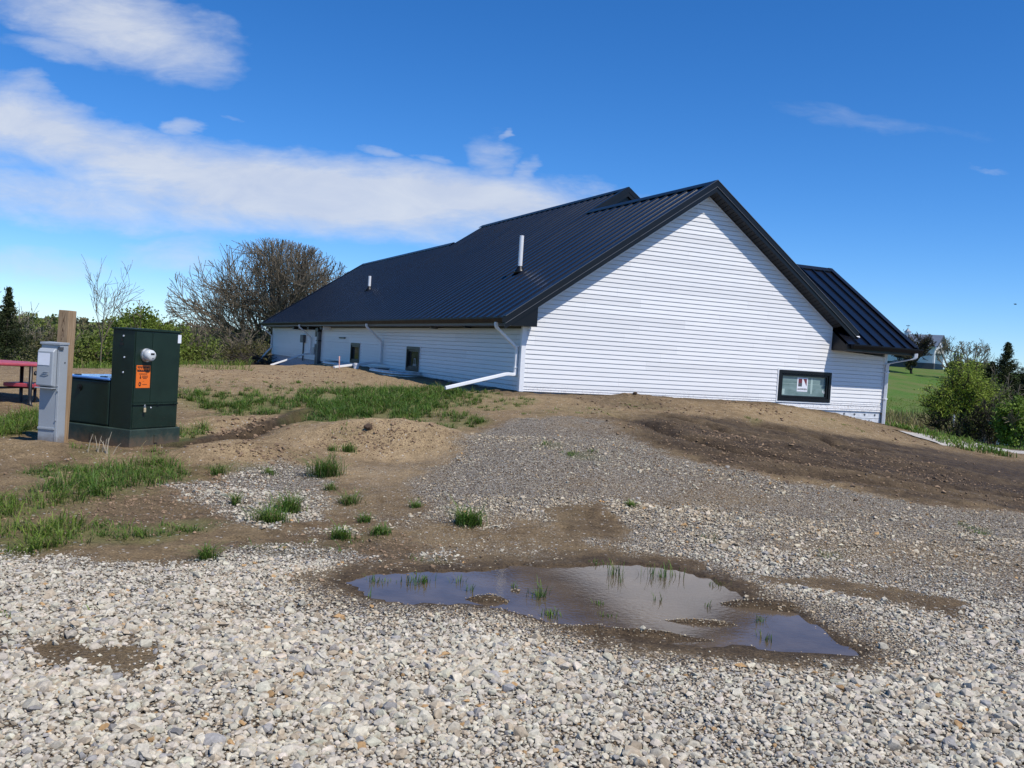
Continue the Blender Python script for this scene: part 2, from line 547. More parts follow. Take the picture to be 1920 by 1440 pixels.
M_lens = mat('clear_meter_glass', (.62, .64, .63), .15, var=.06, spec=.6)


def m_siding():
    m, t, b = newmat('white_vinyl_siding')
    tc = t.n('ShaderNodeTexCoord').outputs['Object']
    sx = t.n('ShaderNodeSeparateXYZ'); t.l(tc, sx.inputs[0])
    nz = t.noise(t.mapping(tc, (1, 1, 8)), 2.2, 4)
    c = t.mix(nz, (.76, .755, .745), (.845, .84, .82))
    # each length of siding has its own slight tone; joints are staggered
    row = t.math('FLOOR', t.math('DIVIDE', sx.outputs[2], .2032))
    al = t.math('ADD', sx.outputs[0], sx.outputs[1])
    wn_ = t.n('ShaderNodeTexWhiteNoise', noise_dimensions='1D'); t.l(row, wn_.inputs['W'])
    pos = t.math('ADD', t.math('DIVIDE', al, 3.7), t.math('MULTIPLY', wn_.outputs['Value'], 9.))
    w2_ = t.n('ShaderNodeTexWhiteNoise', noise_dimensions='2D'); cbx = t.n('ShaderNodeCombineXYZ'); t.l(row, cbx.inputs[0]); t.l(t.math('FLOOR', pos), cbx.inputs[1]); t.l(cbx.outputs[0], w2_.inputs['Vector'])
    c = t.mix(1., c, t.ramp(w2_.outputs['Value'], [(0, .93), (1, 1.03)]), 'MULTIPLY')
    joint = t.math('LESS_THAN', t.math('FRACT', pos), .0022)
    c = t.mix(t.math('MULTIPLY', joint, .22), c, (.2, .2, .21))
    # mud splashed on the lowest boards
    zz = t.math('ADD', sx.outputs[2], t.math('MULTIPLY', t.noise(tc, 3, 3), -.25))
    low = t.ramp(t.math('ADD', t.math('MULTIPLY', zz, 1.4), .25), [(.05, 1.), (.32, .0)])
    spl = t.ramp(t.noise(tc, 38, 6, .7), [(.52, 0.), (.60, 1.)])
    f = t.math('MULTIPLY', t.math('MULTIPLY', low, spl), .55)
    c = t.mix(f, c, (.22, .15, .10))
    t.l(c, b.inputs['Base Color']); b.inputs['Roughness'].default_value = .45; b.inputs['Specular IOR Level'].default_value = .35
    bp = t.n('ShaderNodeBump'); bp.inputs['Strength'].default_value = .25; bp.inputs['Distance'].default_value = .01
    t.l(t.noise(t.mapping(tc, (.6, .6, 5)), 3, 3), bp.inputs['Height']); t.l(bp.outputs[0], b.inputs['Normal'])
    return m


def m_roof():
    m, t, b = newmat('dark_metal_roof')
    tc = t.n('ShaderNodeTexCoord').outputs['Object']
    nz = t.noise(t.mapping(tc, (.4, 2.5, .4)), 1.5, 5)
    c = t.mix(nz, (.0045, .005, .008), (.007, .008, .012))
    t.l(c, b.inputs['Base Color']); b.inputs['Specular IOR Level'].default_value = .50
    t.l(t.math('ADD', t.math('MULTIPLY', nz, .14), .17), b.inputs['Roughness'])
    bp = t.n('ShaderNodeBump'); bp.inputs['Strength'].default_value = .02; bp.inputs['Distance'].default_value = .02
    t.l(t.noise(t.mapping(tc, (.7, 2, .7)), 2.5, 3), bp.inputs['Height']); t.l(bp.outputs[0], b.inputs['Normal'])
    return m


def m_wood():
    m, t, b = newmat('raw_timber')
    tc = t.n('ShaderNodeTexCoord').outputs['Object']
    w = t.noise(t.mapping(tc, (1, 1, .06)), 42, 5, .6, 1.2)
    c = t.mix(t.ramp(w, [(.3, 0.), (.7, 1.)]), (.26, .17, .09), (.44, .31, .19))
    # a dark Y shaped knot and stain near the top
    k = t.noise(t.mapping(tc, (1, 1, .35), loc=(.0, 0, .0)), 20, 3, .5, 2.)
    sx = t.n('ShaderNodeSeparateXYZ'); t.l(tc, sx.inputs[0])
    top = t.ramp(t.math('SUBTRACT', sx.outputs[2], 1.05), [(.05, 0.), (.28, 1.), (.5, .9)])
    mid = t.ramp(t.math('ABSOLUTE', sx.outputs[0]), [(.0, 1.), (.035, 0.)])
    f = t.math('MULTIPLY', t.math('MULTIPLY', top, mid), t.ramp(k, [(.45, 0.), (.6, 1.)]))
    c = t.mix(f, c, (.05, .022, .012))
    t.l(c, b.inputs['Base Color']); b.inputs['Roughness'].default_value = .85; b.inputs['Specular IOR Level'].default_value = .2
    bp = t.n('ShaderNodeBump'); bp.inputs['Strength'].default_value = .3; bp.inputs['Distance'].default_value = .004
    t.l(w, bp.inputs['Height']); t.l(bp.outputs[0], b.inputs['Normal'])
    return m


def m_glass(name, c1, c2, rough=.06):
    m, t, b = newmat(name)
    tc = t.n('ShaderNodeTexCoord').outputs['Object']
    nz = t.noise(t.mapping(tc, (1, 1, 2)), 3.5, 5)
    t.l(t.mix(t.ramp(nz, [(.35, 0.), (.65, 1.)]), c1, c2), b.inputs['Base Color'])
    b.inputs['Roughness'].default_value = rough; b.inputs['Specular IOR Level'].default_value = .55
    return m


def m_ground():
    """base soil, gravel, sand and turf, blended by per-vertex region weights"""
    m, t, b = newmat('bare_ground')
    geo = t.n('ShaderNodeNewGeometry').outputs['Position']
    a = t.n('ShaderNodeVertexColor', layer_name='tone')
    se = t.n('ShaderNodeSeparateColor'); t.l(a.outputs['Color'], se.inputs[0])
    gr, sand, green = se.outputs[0], se.outputs[1], se.outputs[2]
    dark = a.outputs['Alpha']
    n1 = t.noise(geo, .9, 8, .62); n2 = t.noise(geo, 7, 8, .65); n3 = t.noise(geo, 55, 5, .7)
    soil = t.mix(t.ramp(n2, [(.32, 0.), (.66, 1.)]), (.090, .059, .030), (.225, .156, .083))
    soil = t.mix(t.math('MULTIPLY', t.ramp(n1, [(.4, 0.), (.65, 1.)]), .5), soil, (.30, .222, .118))
    mott = t.ramp(n3, [(.34, .42), (.5, 1.), (.68, 1.45)])
    soil = t.mix(1., soil, mott, 'MULTIPLY')
    sandc = t.mix(t.ramp(n2, [(.3, 0.), (.7, 1.)]), (.31, .217, .114), (.49, .36, .205))
    sandc = t.mix(1., sandc, mott, 'MULTIPLY')
    c = t.mix(sand, soil, sandc)
    # scattered pebbles lying in the soil
    vo = t.n('ShaderNodeTexVoronoi'); vo.inputs['Scale'].default_value = 26; t.l(geo, vo.inputs['Vector'])
    sp = t.n('ShaderNodeSeparateColor'); t.l(vo.outputs['Color'], sp.inputs[0])
    peb = t.math('MULTIPLY', t.ramp(sp.outputs[0], [(.90, 0.), (.92, 1.)]), t.ramp(vo.outputs['Distance'], [(.30, 1.), (.36, 0.)]))
    c = t.mix(t.math('MULTIPLY', peb, .8), c, (.52, .48, .42))
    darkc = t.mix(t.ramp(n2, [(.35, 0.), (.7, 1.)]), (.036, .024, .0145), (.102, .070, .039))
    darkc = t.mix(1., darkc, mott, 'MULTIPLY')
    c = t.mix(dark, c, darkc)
    # fine gravel
    v1 = t.n('ShaderNodeTexVoronoi'); v1.inputs['Scale'].default_value = 62; v1.inputs['Randomness'].default_value = 1; t.l(geo, v1.inputs['Vector'])
    sc = t.n('ShaderNodeSeparateColor'); t.l(v1.outputs['Color'], sc.inputs[0])
    st = t.ramp(sc.outputs[0], [(0, (.17, .12, .075)), (.3, (.38, .30, .20)), (.6, (.52, .455, .355)), (.9, (.68, .63, .54)), (1, (.52, .36, .19))])
    gap = t.ramp(v1.outputs['Distance'], [(.42, 1.), (.72, .25)])
    st = t.mix(1., st, gap, 'MULTIPLY')
    gsel = t.math('MULTIPLY', gr, t.ramp(t.math('ADD', t.math('MULTIPLY', sc.outputs[1], .6), t.math('MULTIPLY', gr, .75)), [(.48, 0.), (.56, 1.)]))
    c = t.mix(gsel, c, st)
    turf = t.mix(t.ramp(n2, [(.3, 0.), (.7, 1.)]), (.050, .115, .014), (.105, .19, .030))
    turf = t.mix(t.math('MULTIPLY', t.ramp(t.noise(t.mapping(geo, (1, .5, 1)), .22, 7, .68), [(.42, 0.), (.60, 1.)]), .75), turf, (.15, .155, .05))
    c = t.mix(green, c, turf)
    t.l(c, b.inputs['Base Color']); b.inputs['Specular IOR Level'].default_value = .2; b.inputs['Roughness'].default_value = .92
    wet = t.math('SUBTRACT', .92, t.math('MULTIPLY', dark, .12)); t.l(wet, b.inputs['Roughness'])
    h = t.math('ADD', t.math('MULTIPLY', n3, .5), t.math('MULTIPLY', n2, 1.3))
    hg = t.math('MULTIPLY', t.math('MULTIPLY', t.math('SUBTRACT', .8, v1.outputs['Distance']), gsel), 1.2)
    bp = t.n('ShaderNodeBump'); bp.inputs['Strength'].default_value = 1.; bp.inputs['Distance'].default_value = .032
    t.l(t.math('ADD', h, hg), bp.inputs['Height']); t.l(bp.outputs[0], b.inputs['Normal'])
    return m


def m_water(name, c1, c2, rip=.02, scale=25):
    m, t, b = newmat(name)
    geo = t.n('ShaderNodeNewGeometry').outputs['Position']
    t.l(t.mix(t.ramp(t.noise(geo, 2.5, 5, .6), [(.35, 0.), (.65, 1.)]), c1, c2), b.inputs['Base Color'])
    b.inputs['Roughness'].default_value = .02; b.inputs['IOR'].default_value = 1.333; b.inputs['Specular IOR Level'].default_value = .72
    bp = t.n('ShaderNodeBump'); bp.inputs['Strength'].default_value = rip; bp.inputs['Distance'].default_value = .02
    t.l(t.noise(geo, scale, 3), bp.inputs['Height']); t.l(bp.outputs[0], b.inputs['Normal'])
    return m


def muddy(m, h=.22):
    """soil splashed up the foot of a thing, by its own height"""
    t = NT(m.node_tree); b = m.node_tree.nodes['Principled BSDF']; src = b.inputs['Base Color'].links[0].from_socket
    tc = t.n('ShaderNodeTexCoord').outputs['Object']; sx = t.n('ShaderNodeSeparateXYZ'); t.l(tc, sx.inputs[0])
    f = t.ramp(t.math('ADD', t.math('DIVIDE', sx.outputs[2], h), t.math('MULTIPLY', t.math('SUBTRACT', t.noise(tc, 11, 6, .7), .5), 1.6)), [(.05, .85), (.9, 0.)])
    sp = t.ramp(t.noise(tc, 70, 5, .7), [(.60, 0.), (.68, .5)])
    f2 = t.math('MULTIPLY', sp, t.ramp(t.math('DIVIDE', sx.outputs[2], h * 4), [(.1, 1.), (1., .12)]))
    c = t.mix(f2, src, (.17, .12, .075)); c = t.mix(f, c, (.15, .10, .062)); t.l(c, b.inputs['Base Color'])


for m_ in (M_green, M_greenl, M_grey): muddy(m_, .2)
M_siding, M_roof, M_wood, M_ground = m_siding(), m_roof(), m_wood(), m_ground()
M_glassd = m_glass('dark_window_glass', (.02, .022, .025), (.06, .065, .07))
M_glassg = m_glass('filmed_window_glass', (.13, .20, .20), (.22, .31, .31), .12)
# ================================================================== GROUND
def steps(a, fine0, fine1, b, st, g0_, g1_):
    xs = list(np.arange(fine0, fine1 + 1e-6, st)); s = st; x = fine0; pre = []
    while x > a:
        s *= g0_; x -= s; pre.append(x)
    s = st; x = fine1; post = []
    while x < b:
        s *= g1_; x += s; post.append(x)
    return np.array(pre[::-1] + xs + post)


GX = steps(-900, -8, 9, 900, .055, 1.06, 1.06)
GY = steps(-30, 3, 15, 2200, .05, 1.2, 1.028)
XX, YY = np.meshgrid(GX, GY)
xf, yf = XX.ravel(), YY.ravel()
ZZ = H(xf, yf)


def ell(px, py, rx, ry):
    """a patch of ground: centre and half axes in metres"""
    x, y, z = G(px, py); d = y
    y1 = G(px, py - ry)[1]; y0 = G(px, py + ry)[1]
    return x, y, rx * d / F, max(.05, min((y1 - y0) / 2, 6))


def blob(E, x, y, soft=.5):
    cx, cy, ax, ay = E
    r = np.sqrt(((x - cx) / ax) ** 2 + ((y - cy) / ay) ** 2)
    return 1 - sst(1 - soft, 1 + soft, r)


SANDS = [ell(*e) + (w,) for e, w in [((690, 815, 190, 45), 1.), ((480, 855, 130, 26), .8), ((440, 790, 110, 28), .8), ((590, 765, 90, 15), .5), ((500, 700, 210, 30), .75), ((240, 862, 90, 10), .4), ((1250, 772, 150, 18), .45),
                                     ((1560, 800, 130, 22), .5), ((1750, 850, 120, 18), .45), ((940, 770, 70, 25), .45), ((60, 835, 70, 15), .25), ((1420, 772, 70, 15), .5), ((660, 705, 160, 14), .5)]]
DARKS = [ell(*e) + (w,) for e, w in [((1250, 820, 120, 22), .5), ((700, 1040, 90, 26), .5), ((300, 960, 150, 40), .3), ((1160, 745, 110, 9), .45), ((640, 868, 160, 12), .35), ((60, 1215, 160, 16), .4), ((1080, 985, 90, 30), .15)]]
GPATCH = [  # px, py, rx, ry, blade height, blades per square metre, hue (0 dark .. 1 yellow)
    (215, 905, 100, 48, .17, 640, .3), (110, 885, 55, 16, .10, 600, .2), (270, 880, 40, 14, .10, 350, .3),
    (30, 802, 62, 34, .20, 700, .5), (60, 785, 40, 14, .16, 400, .5), (15, 960, 62, 36, .17, 700, .65), (60, 1010, 80, 40, .15, 700, .7), (185, 1000, 80, 24, .10, 420, .35), (300, 1000, 50, 16, .09, 350, .3),
    (350, 990, 40, 16, .08, 300, .3), (410, 750, 80, 16, .15, 380, .3), (500, 762, 70, 16, .16, 420, .25), (350, 742, 40, 14, .14, 300, .3), (520, 735, 60, 8, .12, 150, .3), (670, 745, 110, 18, .18, 520, .25), (780, 740, 90, 13, .16, 430, .25),
    (720, 768, 120, 18, .18, 520, .2), (640, 770, 70, 20, .16, 450, .2), (840, 755, 70, 10, .13, 260, .3), (890, 740, 50, 7, .10, 240, .3), (800, 790, 90, 10, .12, 260, .3), (870, 793, 40, 9, .14, 420, .3), (975, 752, 40, 6, .10, 200, .3),
    (920, 765, 60, 9, .07, 140, .4), (340, 815, 40, 24, .14, 420, .35), (320, 845, 18, 8, .1, 150, .4), (160, 845, 40, 12, .10, 120, .5), (440, 775, 40, 9, .12, 240, .3), (430, 880, 60, 10, .09, 160, .35), (660, 808, 30, 9, .08, 100, .4),
    (1090, 852, 34, 8, .07, 330, .2), (1035, 834, 22, 6, .06, 300, .2), (1110, 770, 70, 8, .05, 60, .5), (1200, 762, 60, 6, .05, 60, .5), (1010, 775, 30, 7, .06, 60, .4), (1560, 795, 60, 9, .05, 45, .5), (1413, 787, 12, 4, .07, 200, .3),
    (1830, 996, 24, 8, .05, 380, .3), (1340, 1018, 14, 8, .06, 300, .3), (1553, 1046, 14, 6, .06, 300, .3), (1595, 778, 40, 8, .05, 60, .6), (520, 1030, 50, 12, .08, 90, .3), (600, 1025, 60, 12, .07, 60, .3), (800, 1050, 30, 8, .08, 110, .3),
    (20, 1160, 26, 12, .06, 280, .4), (165, 1150, 14, 10, .08, 120, .3), (680, 1010, 40, 10, .08, 100, .3), (240, 1010, 30, 10, .1, 260, .3), (1190, 955, 20, 8, .06, 80, .3), (400, 715, 120, 10, .06, 30, .4), (600, 720, 90, 6, .08, 60, .4)]
GE = [(ell(*g[:4]),) + g[4:] for g in GPATCH]

gm = gravel_mask(xf, yf)
nearw = (1 - sst(20, 34, np.hypot(xf, yf)))
ps = sdf(PUD, xf, yf)
gm = gm * sst(-.05, .12, ps + .08 * fbm(xf * 5, yf * 5, 15)) * nearw
sand = np.zeros_like(xf); dark = np.zeros_like(xf); green = np.zeros_like(xf)
wx, wy = warp(xf, yf, .5)
for E in SANDS: sand = np.maximum(sand, E[4] * blob(E[:4], wx, wy, .6))
for E in DARKS: dark = np.maximum(dark, E[4] * blob(E[:4], wx, wy, .6))
sand = np.maximum(sand, .5 * sst(14, 18, yf) * (xf < 2) * nearw)
sand = sand * (.75 + .6 * fbm(xf * 2, yf * 2, 19, 4))
sd = sdf(DARK, wx, wy)
streak = fbm(xf * .5 + yf * .35, yf * 2.4 - xf * .9, 41, 4)
dark = np.maximum(dark, (1 - sst(-.25, .45, sd + .7 * streak)) * (.98 + .6 * streak) * nearw)
dark = np.maximum(dark, .85 * (1 - sst(0, .55, ps + .35 * fbm(xf * 2.5, yf * 2.5, 25, 3))))
dark = np.maximum(dark, .95 * (1 - sst(.30, .55, lined(TRENCH, xf, yf - .12) + .25 * fbm(xf * 3, yf * 3, 88))))
rx_ = xf + .3 * fbm(xf * .9, yf * .9, 33); ry_ = yf + .22 * fbm(xf * 1.1, yf * 1.1, 34)
for L in RILLS:
    dl = lined(L, rx_, ry_); dark = np.maximum(dark, .95 * np.exp(-(dl / .11) ** 2)); sand = np.maximum(sand, .25 * np.exp(-((dl - .42) / .14) ** 2)); dark = dark * (1 - .16 * np.exp(-((dl - .42) / .18) ** 2))
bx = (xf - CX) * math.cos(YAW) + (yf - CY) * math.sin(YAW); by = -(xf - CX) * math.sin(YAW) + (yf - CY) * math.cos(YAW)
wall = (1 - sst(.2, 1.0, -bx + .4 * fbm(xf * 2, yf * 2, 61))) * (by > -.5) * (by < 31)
dark = np.maximum(dark, .55 * wall)  # shade of the house along the wall foot, painted into the soil
for S in SOILS: dark = np.maximum(dark, .36 * (1 - sst(-.3, .25, sdf(S, wx, wy))))
for E in GE: green = np.maximum(green, .42 * blob(E[0], wx, wy, .4) * min(1, E[2] / 420))
farw = np.maximum(sst(27, 31, yf - .15 * xf) * (xf > 6), sst(28, 36, yf) * (xf <= 6)) + sst(16, 26, -xf) + sst(26, 40, xf)
green = np.maximum(green, np.clip(farw, 0, 1))
sand = sand * (1 - np.clip(farw, 0, 1)); dark = np.clip(dark, 0, 1) * (1 - np.clip(farw, 0, 1))
ny, nx = len(GY), len(GX)
ii = (np.arange(ny - 1)[:, None] * nx + np.arange(nx - 1)[None]).ravel()
yard = sst(9, 6, -bx) if False else (1 - sst(6.5, 9.5, -bx + 1.5 * fbm(xf * .4, yf * .4, 66, 3))) * (1 - sst(33, 36, by)) * (by > -2)
yard = np.where(bx > 12, 0, yard)
farw = np.where(xf < 6, farw * (1 - yard), farw); green = np.where((xf < 6) & (yf > 22), green * (1 - yard), green)
sand = np.where((xf < 6) & (yf > 22), np.maximum(sand, .5 * yard), sand)
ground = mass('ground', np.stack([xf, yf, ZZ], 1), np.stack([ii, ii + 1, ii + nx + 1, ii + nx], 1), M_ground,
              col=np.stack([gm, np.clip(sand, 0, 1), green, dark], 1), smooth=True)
ZG = ZZ.reshape(len(GY), len(GX))


def Hs(x, y):
    """height of the built ground sheet"""
    i = int(np.clip(np.searchsorted(GX, x) - 1, 0, len(GX) - 2)); j = int(np.clip(np.searchsorted(GY, y) - 1, 0, len(GY) - 2))
    u = (x - GX[i]) / (GX[i + 1] - GX[i]); v = (y - GY[j]) / (GY[j + 1] - GY[j])
    return float((ZG[j, i] * (1 - u) + ZG[j, i + 1] * u) * (1 - v) + (ZG[j + 1, i] * (1 - u) + ZG[j + 1, i + 1] * u) * v)

tag(ground, kind='structure')

# water
pc_ = PUD.mean(0); mw = MB()
pin = []
for i in range(len(PUD)):
    a_, b_, c_ = PUD[i - 1], PUD[i], PUD[(i + 1) % len(PUD)]
    tn = c_ - a_; nv = np.array([-tn[1], tn[0]]); nv /= np.linalg.norm(nv) + 1e-9
    if sdf(PUD, np.array([b_[0] + nv[0] * .05]), np.array([b_[1] + nv[1] * .05]))[0] < 0: nv = -nv
    pin.append((b_[0] + nv[0] * .10, b_[1] + nv[1] * .10, 0.0))
mw.face(*pin)
M_puddle = m_water('muddy_puddle_water', (.085, .061, .040), (.14, .103, .068), .04, 26)
tag(mw.build('puddle', M_puddle), kind='structure')
mw = MB(); mw.face((4, 40, -1.95), (95, 40, -1.95), (95, 74, -1.95), (4, 74, -1.95))
tag(mw.build('pond', m_water('pond_water', (.02, .024, .018), (.03, .034, .022), .3, 3)), kind='structure')

# pale gravel path past the far corner
pc = [G(a, b)[:2] for a, b in [(1772, 826), (1830, 836), (1880, 843), (1925, 849)]]
d0 = np.array(pc[-1]) - np.array(pc[0]); d0 /= np.linalg.norm(d0)
pc = [tuple(np.array(pc[0]) - d0 * 1.5)] + pc + [tuple(np.array(pc[-1]) + d0 * k) for k in (1.5, 3, 5, 8)]
mp = MB(); nn = np.array([-d0[1], d0[0]])
fine = []
for a, b in zip(pc[:-1], pc[1:]):
    for t_ in np.linspace(0, 1, 12, endpoint=False): fine.append(np.array(a) * (1 - t_) + np.array(b) * t_)
for i in range(len(fine) - 1):
    for k in range(6):
        q = []
        for p, kk in ((fine[i], k), (fine[i], k + 1), (fine[i + 1], k + 1), (fine[i + 1], k)):
            w = -.75 + kk * .25
            if kk in (0, 6): w += .3 * float(fbm(np.array([p[0] * 2 + w * 3]), np.array([p[1] * 2]), 5)[0])
            e = p + nn * w; q.append((e[0], e[1], Hs(*e) + (.02 if 0 < kk < 6 else -.01)))
        mp.face(*q)
tag(mp.build('path', mat('pale_path_gravel', (.42, .39, .34), .9, var=.35, scale=14, bump=.5, bscale=50)), kind='structure')


# ------------------------------------------------------------------ stones
def hulls(npts, count, seed):
    rg = np.random.default_rng(seed); out = []
    for _ in range(count):
        bm = bmesh.new()
        p = rg.normal(size=(npts, 3)); p /= np.linalg.norm(p, axis=1)[:, None]
        p *= rg.uniform(.82, 1.08, (npts, 1)); p *= np.array([1, rg.uniform(.6, .95), rg.uniform(.42, .72)])
        for q in p: bm.verts.new(q)
        bmesh.ops.convex_hull(bm, input=bm.verts)
        bmesh.ops.delete(bm, geom=[v for v in bm.verts if not v.link_faces], context='VERTS')
        bmesh.ops.triangulate(bm, faces=bm.faces)
        bm.verts.index_update(); bm.verts.ensure_lookup_table()
        out.append((np.array([v.co[:] for v in bm.verts]), np.array([[v.index for v in f.verts] for f in bm.faces])))
        bm.free()
    return out


def rotz_tilt(rg, n, tilt):
    a = rg.uniform(0, 2 * math.pi, n); b = rg.normal(0, tilt, n); c = rg.normal(0, tilt, n)
    ca, sa, cb, sb, cc, sc_ = np.cos(a), np.sin(a), np.cos(b), np.sin(b), np.cos(c), np.sin(c)
    Rz = np.zeros((n, 3, 3)); Rz[:, 0, 0] = ca; Rz[:, 0, 1] = -sa; Rz[:, 1, 0] = sa; Rz[:, 1, 1] = ca; Rz[:, 2, 2] = 1
    Rx = np.zeros((n, 3, 3)); Rx[:, 0, 0] = 1; Rx[:, 1, 1] = cb; Rx[:, 1, 2] = -sb; Rx[:, 2, 1] = sb; Rx[:, 2, 2] = cb
    Ry = np.zeros((n, 3, 3)); Ry[:, 1, 1] = 1; Ry[:, 0, 0] = cc; Ry[:, 0, 2] = sc_; Ry[:, 2, 0] = -sc_; Ry[:, 2, 2] = cc
    return Rx @ Ry @ Rz


def stones(x, y, r, tint, sink, templates, seed):
    rg = np.random.default_rng(seed); n = len(x)
    z = H(x, y)
    rot = rotz_tilt(rg, n, .3); kind = rg.integers(0, len(templates), n)
    Vs, Fs, Cs, off = [], [], [], 0
    tone = np.array([.49, .452, .365])[None] * rg.normal(1, .13, (n, 1)).clip(.6, 1.3) * (1 + rg.normal(0, .015, (n, 3)))
    u = rg.random(n)
    tan = u < .12 + .40 * tint; org = (u > .988 - .02 * tint); gry = (u > .93 - .03 * tint) & ~org
    tone[tan] = np.array([.40, .335, .245]) * rg.normal(1, .18, (tan.sum(), 1)).clip(.5, 1.4)
    tone[gry] = np.array([.30, .29, .275]) * rg.normal(1, .2, (gry.sum(), 1)).clip(.5, 1.4)
    tone[org] = np.array([.42, .27, .13]) * rg.normal(1, .15, (org.sum(), 1)).clip(.5, 1.3)
    tone *= (1 + .02 * tint)[:, None] * (1 - tint[:, None] * np.array([0, .06, .17]))
    for k, (v, f) in enumerate(templates):
        s = np.where(kind == k)[0]
        if not len(s): continue
        P = np.einsum('nij,vj->nvi', rot[s], v) * r[s][:, None, None]
        P += np.stack([x[s], y[s], z[s] + r[s] * sink], 1)[:, None]
        Vs.append(P.reshape(-1, 3)); m_ = len(v)
        Fs.append((f[None] + (np.arange(len(s)) * m_)[:, None, None] + off).reshape(-1, 3)); off += len(s) * m_
        zz_ = np.einsum('nij,vj->nvi', rot[s], v)[:, :, 2].ravel()             # shade between stones painted into their undersides
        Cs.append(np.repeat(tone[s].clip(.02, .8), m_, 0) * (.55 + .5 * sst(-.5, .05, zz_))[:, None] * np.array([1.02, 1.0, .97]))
    return np.concatenate(Vs), np.concatenate(Fs), np.concatenate(Cs)


def jitter(x0, x1, y0, y1, cell, rg):
    a, b = np.meshgrid(np.arange(x0, x1, cell), np.arange(y0, y1, cell))
    a = a.ravel() + rg.uniform(-.5, .5, a.size) * cell; b = b.ravel() + rg.uniform(-.5, .5, b.size) * cell
    k = np.abs(a) < .62 * b + 1.3
    return a[k], b[k]


T20 = hulls(22, 26, 1); T12 = hulls(13, 20, 2)
rg = np.random.default_rng(5)
allV, allF, allC, off = [], [], [], 0


def add_stones(x, y, r, tint, sink, T, seed):
    global off
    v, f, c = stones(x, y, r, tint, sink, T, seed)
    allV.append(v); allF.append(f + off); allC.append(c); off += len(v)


for (y0, y1, cell, rm, T, sd_, pw) in [(2.9, 4.0, .0195, .0138, T20, 1, 1.0), (4.0, 5.2, .0185, .0130, T12, 6, 1.0), (5.2, 6.6, .0185, .0122, T12, 2, 1.0), (6.6, 9.5, .027, .0112, T12, 3, .80), (9.5, 13.5, .040, .0112, T12, 4, .55), (13.5, 20, .085, .0125, T12, 5, .35)]:
    x, y = jitter(-12, 14, y0, y1, cell, rg)
    g = gravel_mask(x, y); p_ = sdf(PUD, x, y)
    rim = 1 - sst(.05, .55, p_ + .3 * fbm(x * 3, y * 3, 31))
    prob = g * pw * np.where(p_ < 0, 0, 1); shal = .10 * ((p_ < 0) & (p_ > -.22))
    if y0 > 4: prob = prob * (.55 + .9 * sst(-.2, .2, fbm(x * 1.2, y * 1.2, 32, 4)))
    isl = np.zeros_like(x)
    for (c, ax, ay, h) in PUDISL: isl = np.maximum(isl, np.exp(-(((x - c[0]) / (ax * 1.1)) ** 2 + ((y - c[1]) / (ay * 1.2)) ** 2)))
    prob = np.maximum(prob * (1 - .35 * rim), isl * .8 * (p_ < .2))
    prob = np.maximum(prob, shal); prob = np.maximum(prob, np.where(y < 6.6, .035, .014) * (y < 14))                       # strays
    bare = 1 - sst(.2, .5, g)
    k = rg.random(len(x)) < prob
    x, y, rim, isl, bare = x[k], y[k], rim[k], isl[k], bare[k]
    coarse = 1 + .35 * np.clip(fbm(x * .9, y * .9, 36, 3) * 3, -1, 1)
    small = np.maximum(np.maximum(rim, isl) * .5, bare * .55)
    hillt = sst(6.5, 9, y) * np.where(sdf(PATCH, x, y) < .3, .1, .62)
    r = rm * coarse * np.exp(rg.normal(0, .42, len(x))) * (1 - small)
    tint = np.clip(np.maximum(hillt, np.maximum(rim, isl) * .85) + .5 * np.clip(fbm(x * .7, y * .7, 37, 3), 0, 1), 0, 1)
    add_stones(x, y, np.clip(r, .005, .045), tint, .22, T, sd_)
# a few of the largest stones lying on top
bx_ = [(175, 1216, .04), (600, 1237, .045), (435, 1262, .03), (310, 1230, .04), (1205, 1180, .03), (1655, 1215, .035), (1000, 1380, .04), (250, 1340, .045), (60, 1330, .05), (900, 1330, .035), (1300, 1400, .035), (700, 1400, .04), (400, 1400, .05), (1560, 1330, .03)]
P_ = np.array([G(a, b)[:2] for a, b, c in bx_])
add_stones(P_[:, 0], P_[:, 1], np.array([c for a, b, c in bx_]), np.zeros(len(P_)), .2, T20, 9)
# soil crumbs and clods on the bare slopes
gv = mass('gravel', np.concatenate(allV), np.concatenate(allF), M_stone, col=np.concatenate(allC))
tag(gv, kind='stuff', label='pale limestone gravel spread over the drive and up the slope', cat='gravel')
NST = sum(len(f) for f in allF)
cl = []
for (px, py, rx, ry, n, r) in [(1400, 850, 250, 50, 2600, .011), (1700, 880, 200, 45, 2200, .011), (700, 825, 150, 35, 1400, .009), (240, 940, 240, 60, 1800, .008), (720, 1030, 160, 40, 700, .007), (500, 710, 220, 24, 900, .014), (480, 850, 110, 20, 250, .014), (300, 900, 300, 50, 500, .012), (1200, 765, 160, 20, 300, .018), (470, 820, 90, 20, 300, .025), (560, 700, 220, 20, 300, .02), (1420, 765, 60, 12, 90, .03), (1640, 800, 60, 14, 90, .03)]:
    cx, cy, ax, ay = ell(px, py, rx, ry)
    q = rg.normal(0, .5, (n, 2))
    cl.append(np.stack([cx + q[:, 0] * ax, cy + q[:, 1] * ay, np.minimum(r * np.exp(rg.normal(0, .5, n)), .045)], 1))
cl = np.concatenate(cl); bxx = (cl[:, 0] - CX) * math.cos(YAW) + (cl[:, 1] - CY) * math.sin(YAW); byy = -(cl[:, 0] - CX) * math.sin(YAW) + (cl[:, 1] - CY) * math.cos(YAW)
cl = cl[~((bxx > -.05) & (byy > -.05))]
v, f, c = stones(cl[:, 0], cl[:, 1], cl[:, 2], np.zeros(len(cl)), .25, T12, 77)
c = np.array([.17, .115, .07])[None] * (.6 + 1.1 * np.repeat(rg.random((len(c) // 1 + 1, 1)), 1, 0)[:len(c)] * 0 + .8 * c[:, :1] / .4)
